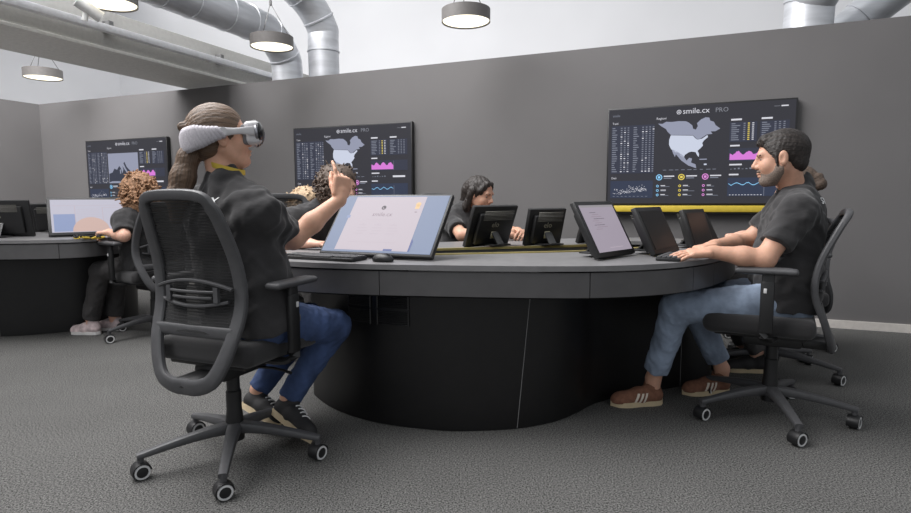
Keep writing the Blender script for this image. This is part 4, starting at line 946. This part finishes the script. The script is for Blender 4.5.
JF = dict(pel=(1.93, 3.27, .55), nb=(1.985, 3.29, .945), hd=(1.955, 3.32, 1.06), hf=(-.62, .76, -.12), sL=(1.905, 3.125, .86), sR=(2.0, 3.45, .87), eL=(1.80, 3.04, .76), eR=(1.92, 3.52, .78), wL=(1.63, 3.14, .78), wR=(1.74, 3.48, .78),
          hL=(1.90, 3.19, .54), hR=(1.96, 3.36, .54), kL=(1.56, 3.27, .49), kR=(1.60, 3.47, .49), aL=(1.74, 3.25, .12), aR=(1.76, 3.45, .12),
          handL=((-.97, .1, -.05), (0, 0, 1), grip), handR=((-.97, -.1, -.05), (0, 0, 1), grip), shoeL=((1.80, 3.24, .001), (1.56, 3.28, .001), (0, 0, 1)), shoeR=((1.82, 3.44, .001), (1.58, 3.48, .001), (0, 0, 1)))
person('person with a hair bun hidden behind the bearded man', JF, dict(skin=SK3, hairm=H_GR, hair='tied', pants=TR, shoe=SHB, seed=61, bust=True, sleeve=.7,
       tail=[((-.105, 0, .0), .03), ((-.125, 0, .005), .036)]))

# ------------------------------------------------------------------ headset worn by the seated woman
t = thing('vr_headset', 'white headset with ribbed grey strap worn by the seated woman', 'headset', tuple(np.array(JA['hd'])))
t.matrix_world = Matrix.Translation(JA['hd']) @ Matrix(RA.tolist()).to_4x4()
GRY = mat('headset_pale', (206, 204, 206), .5); KN = mat('strap_knit', (188, 184, 190), .85, noise=(200., .1, 2))
vs = []; fs = []; NP, NZ = 260, 7
for i in range(NP+1):
    a = rad(88+184*i/NP); b = abs(math.degrees(a)-180); hgt = float(np.interp(b, [0, 30, 55, 75, 92], [.074, .084, .078, .05, .034])); zc = float(np.interp(b, [0, 50, 92], [-.012, .004, .012]))
    rib = .0036*math.sin(i*2*PI/8.5)
    for j in range(NZ):
        s_ = -1+2*j/(NZ-1); off = .004*(1-s_*s_)+rib*(1 if abs(s_) < .9 else 0)
        rx, ry = .118+off, .099+off; a2 = a+.10*s_*(1 if math.sin(a) > 0 else -1); vs.append((-.012+rx*math.cos(a2), ry*math.sin(a2), zc+s_*hgt/2))
for i in range(NP):
    for j in range(NZ-1): q = i*NZ+j; fs.append((q, q+1, q+NZ+1, q+NZ))
me = pydata('head_strap', vs, fs); o = link('head_strap', me, KN, t); md = o.modifiers.new('thickness', 'SOLIDIFY'); md.thickness = .008; md.offset = -1
for q in (-1, 1):
    bm = bmesh.new(); S = spline([(-.015, q*.1, .014), (.03, q*.097, .012), (.07, q*.092, .012), (.11, q*.078, .01)], 14)
    sweep(bm, S, [.034, .034, .033, .03, .027, .025, .024, .024, .024, .026, .028, .03, .032, .034, .036], .012, (0, q, 0), 12, 3); link('side_arm', bm_mesh(bm, 'side_arm'), GRY, t)
    bm = bmesh.new(); cyl(bm, (.0, q*.102, .014), (.0, q*.1085, .014), .015, seg=24); link('strap_pivot', bm_mesh(bm, 'strap_pivot'), GRY, t)
f = Field(.003); f.rbox((.108, 0, .004), (.012, .058, .026), .018, None, .01); f.ell((.06, 0, -.0), (.055, .07, .06), None, .006, 's'); link('visor_frame', f.mesh('visor_frame'), GRY, t)
f = Field(.003); f.rbox((.09, 0, .0), (.012, .055, .026), .012, None, .01); f.ell((.05, 0, -.0), (.05, .065, .06), None, .006, 's'); f.ell((.1, 0, -.045), (.03, .016, .02), None, .01, 's'); link('light_seal', f.mesh('light_seal'), mat('seal_grey', (120, 118, 120), .9), t)
f = Field(.003); f.ell((.122, 0, .005), (.036, .094, .053), None, .005); f.half((.124, 0, 0), (-1, 0, 0)); link('front_glass', f.mesh('front_glass'), mat('visor_glass', (26, 26, 30), .08), t)
f = Field(.003); f.ell((.118, 0, .005), (.024, .090, .049), None, .005); f.half((.112, 0, 0), (-1, 0, 0)); f.half((.125, 0, 0), (1, 0, 0)); link('alloy_rim', f.mesh('alloy_rim'), mat('visor_alloy', (170, 170, 176), .3, .8), t)

# ------------------------------------------------------------------ small thing on the left desk
t = thing('key_lanyard', 'yellow and black lanyard lying in a heap on the left desk', 'lanyard', (-2.60, 4.05, DZ))
for k, (nm, m) in enumerate((('yellow_band', mat('lanyard_yellow', (206, 178, 70), .8)), ('dark_band', mat('lanyard_black', (24, 24, 24), .8)))):
    bm = bmesh.new(); pts = [(-.10+.2*i/40+.02*math.sin(i*.9+k*2), .03*math.sin(i*.55+k), .007+.011*k+.006*math.sin(i*.7+k)) for i in range(41)]
    tube(bm, pts, .006, 6); link(nm, bm_mesh(bm, nm), m, t)
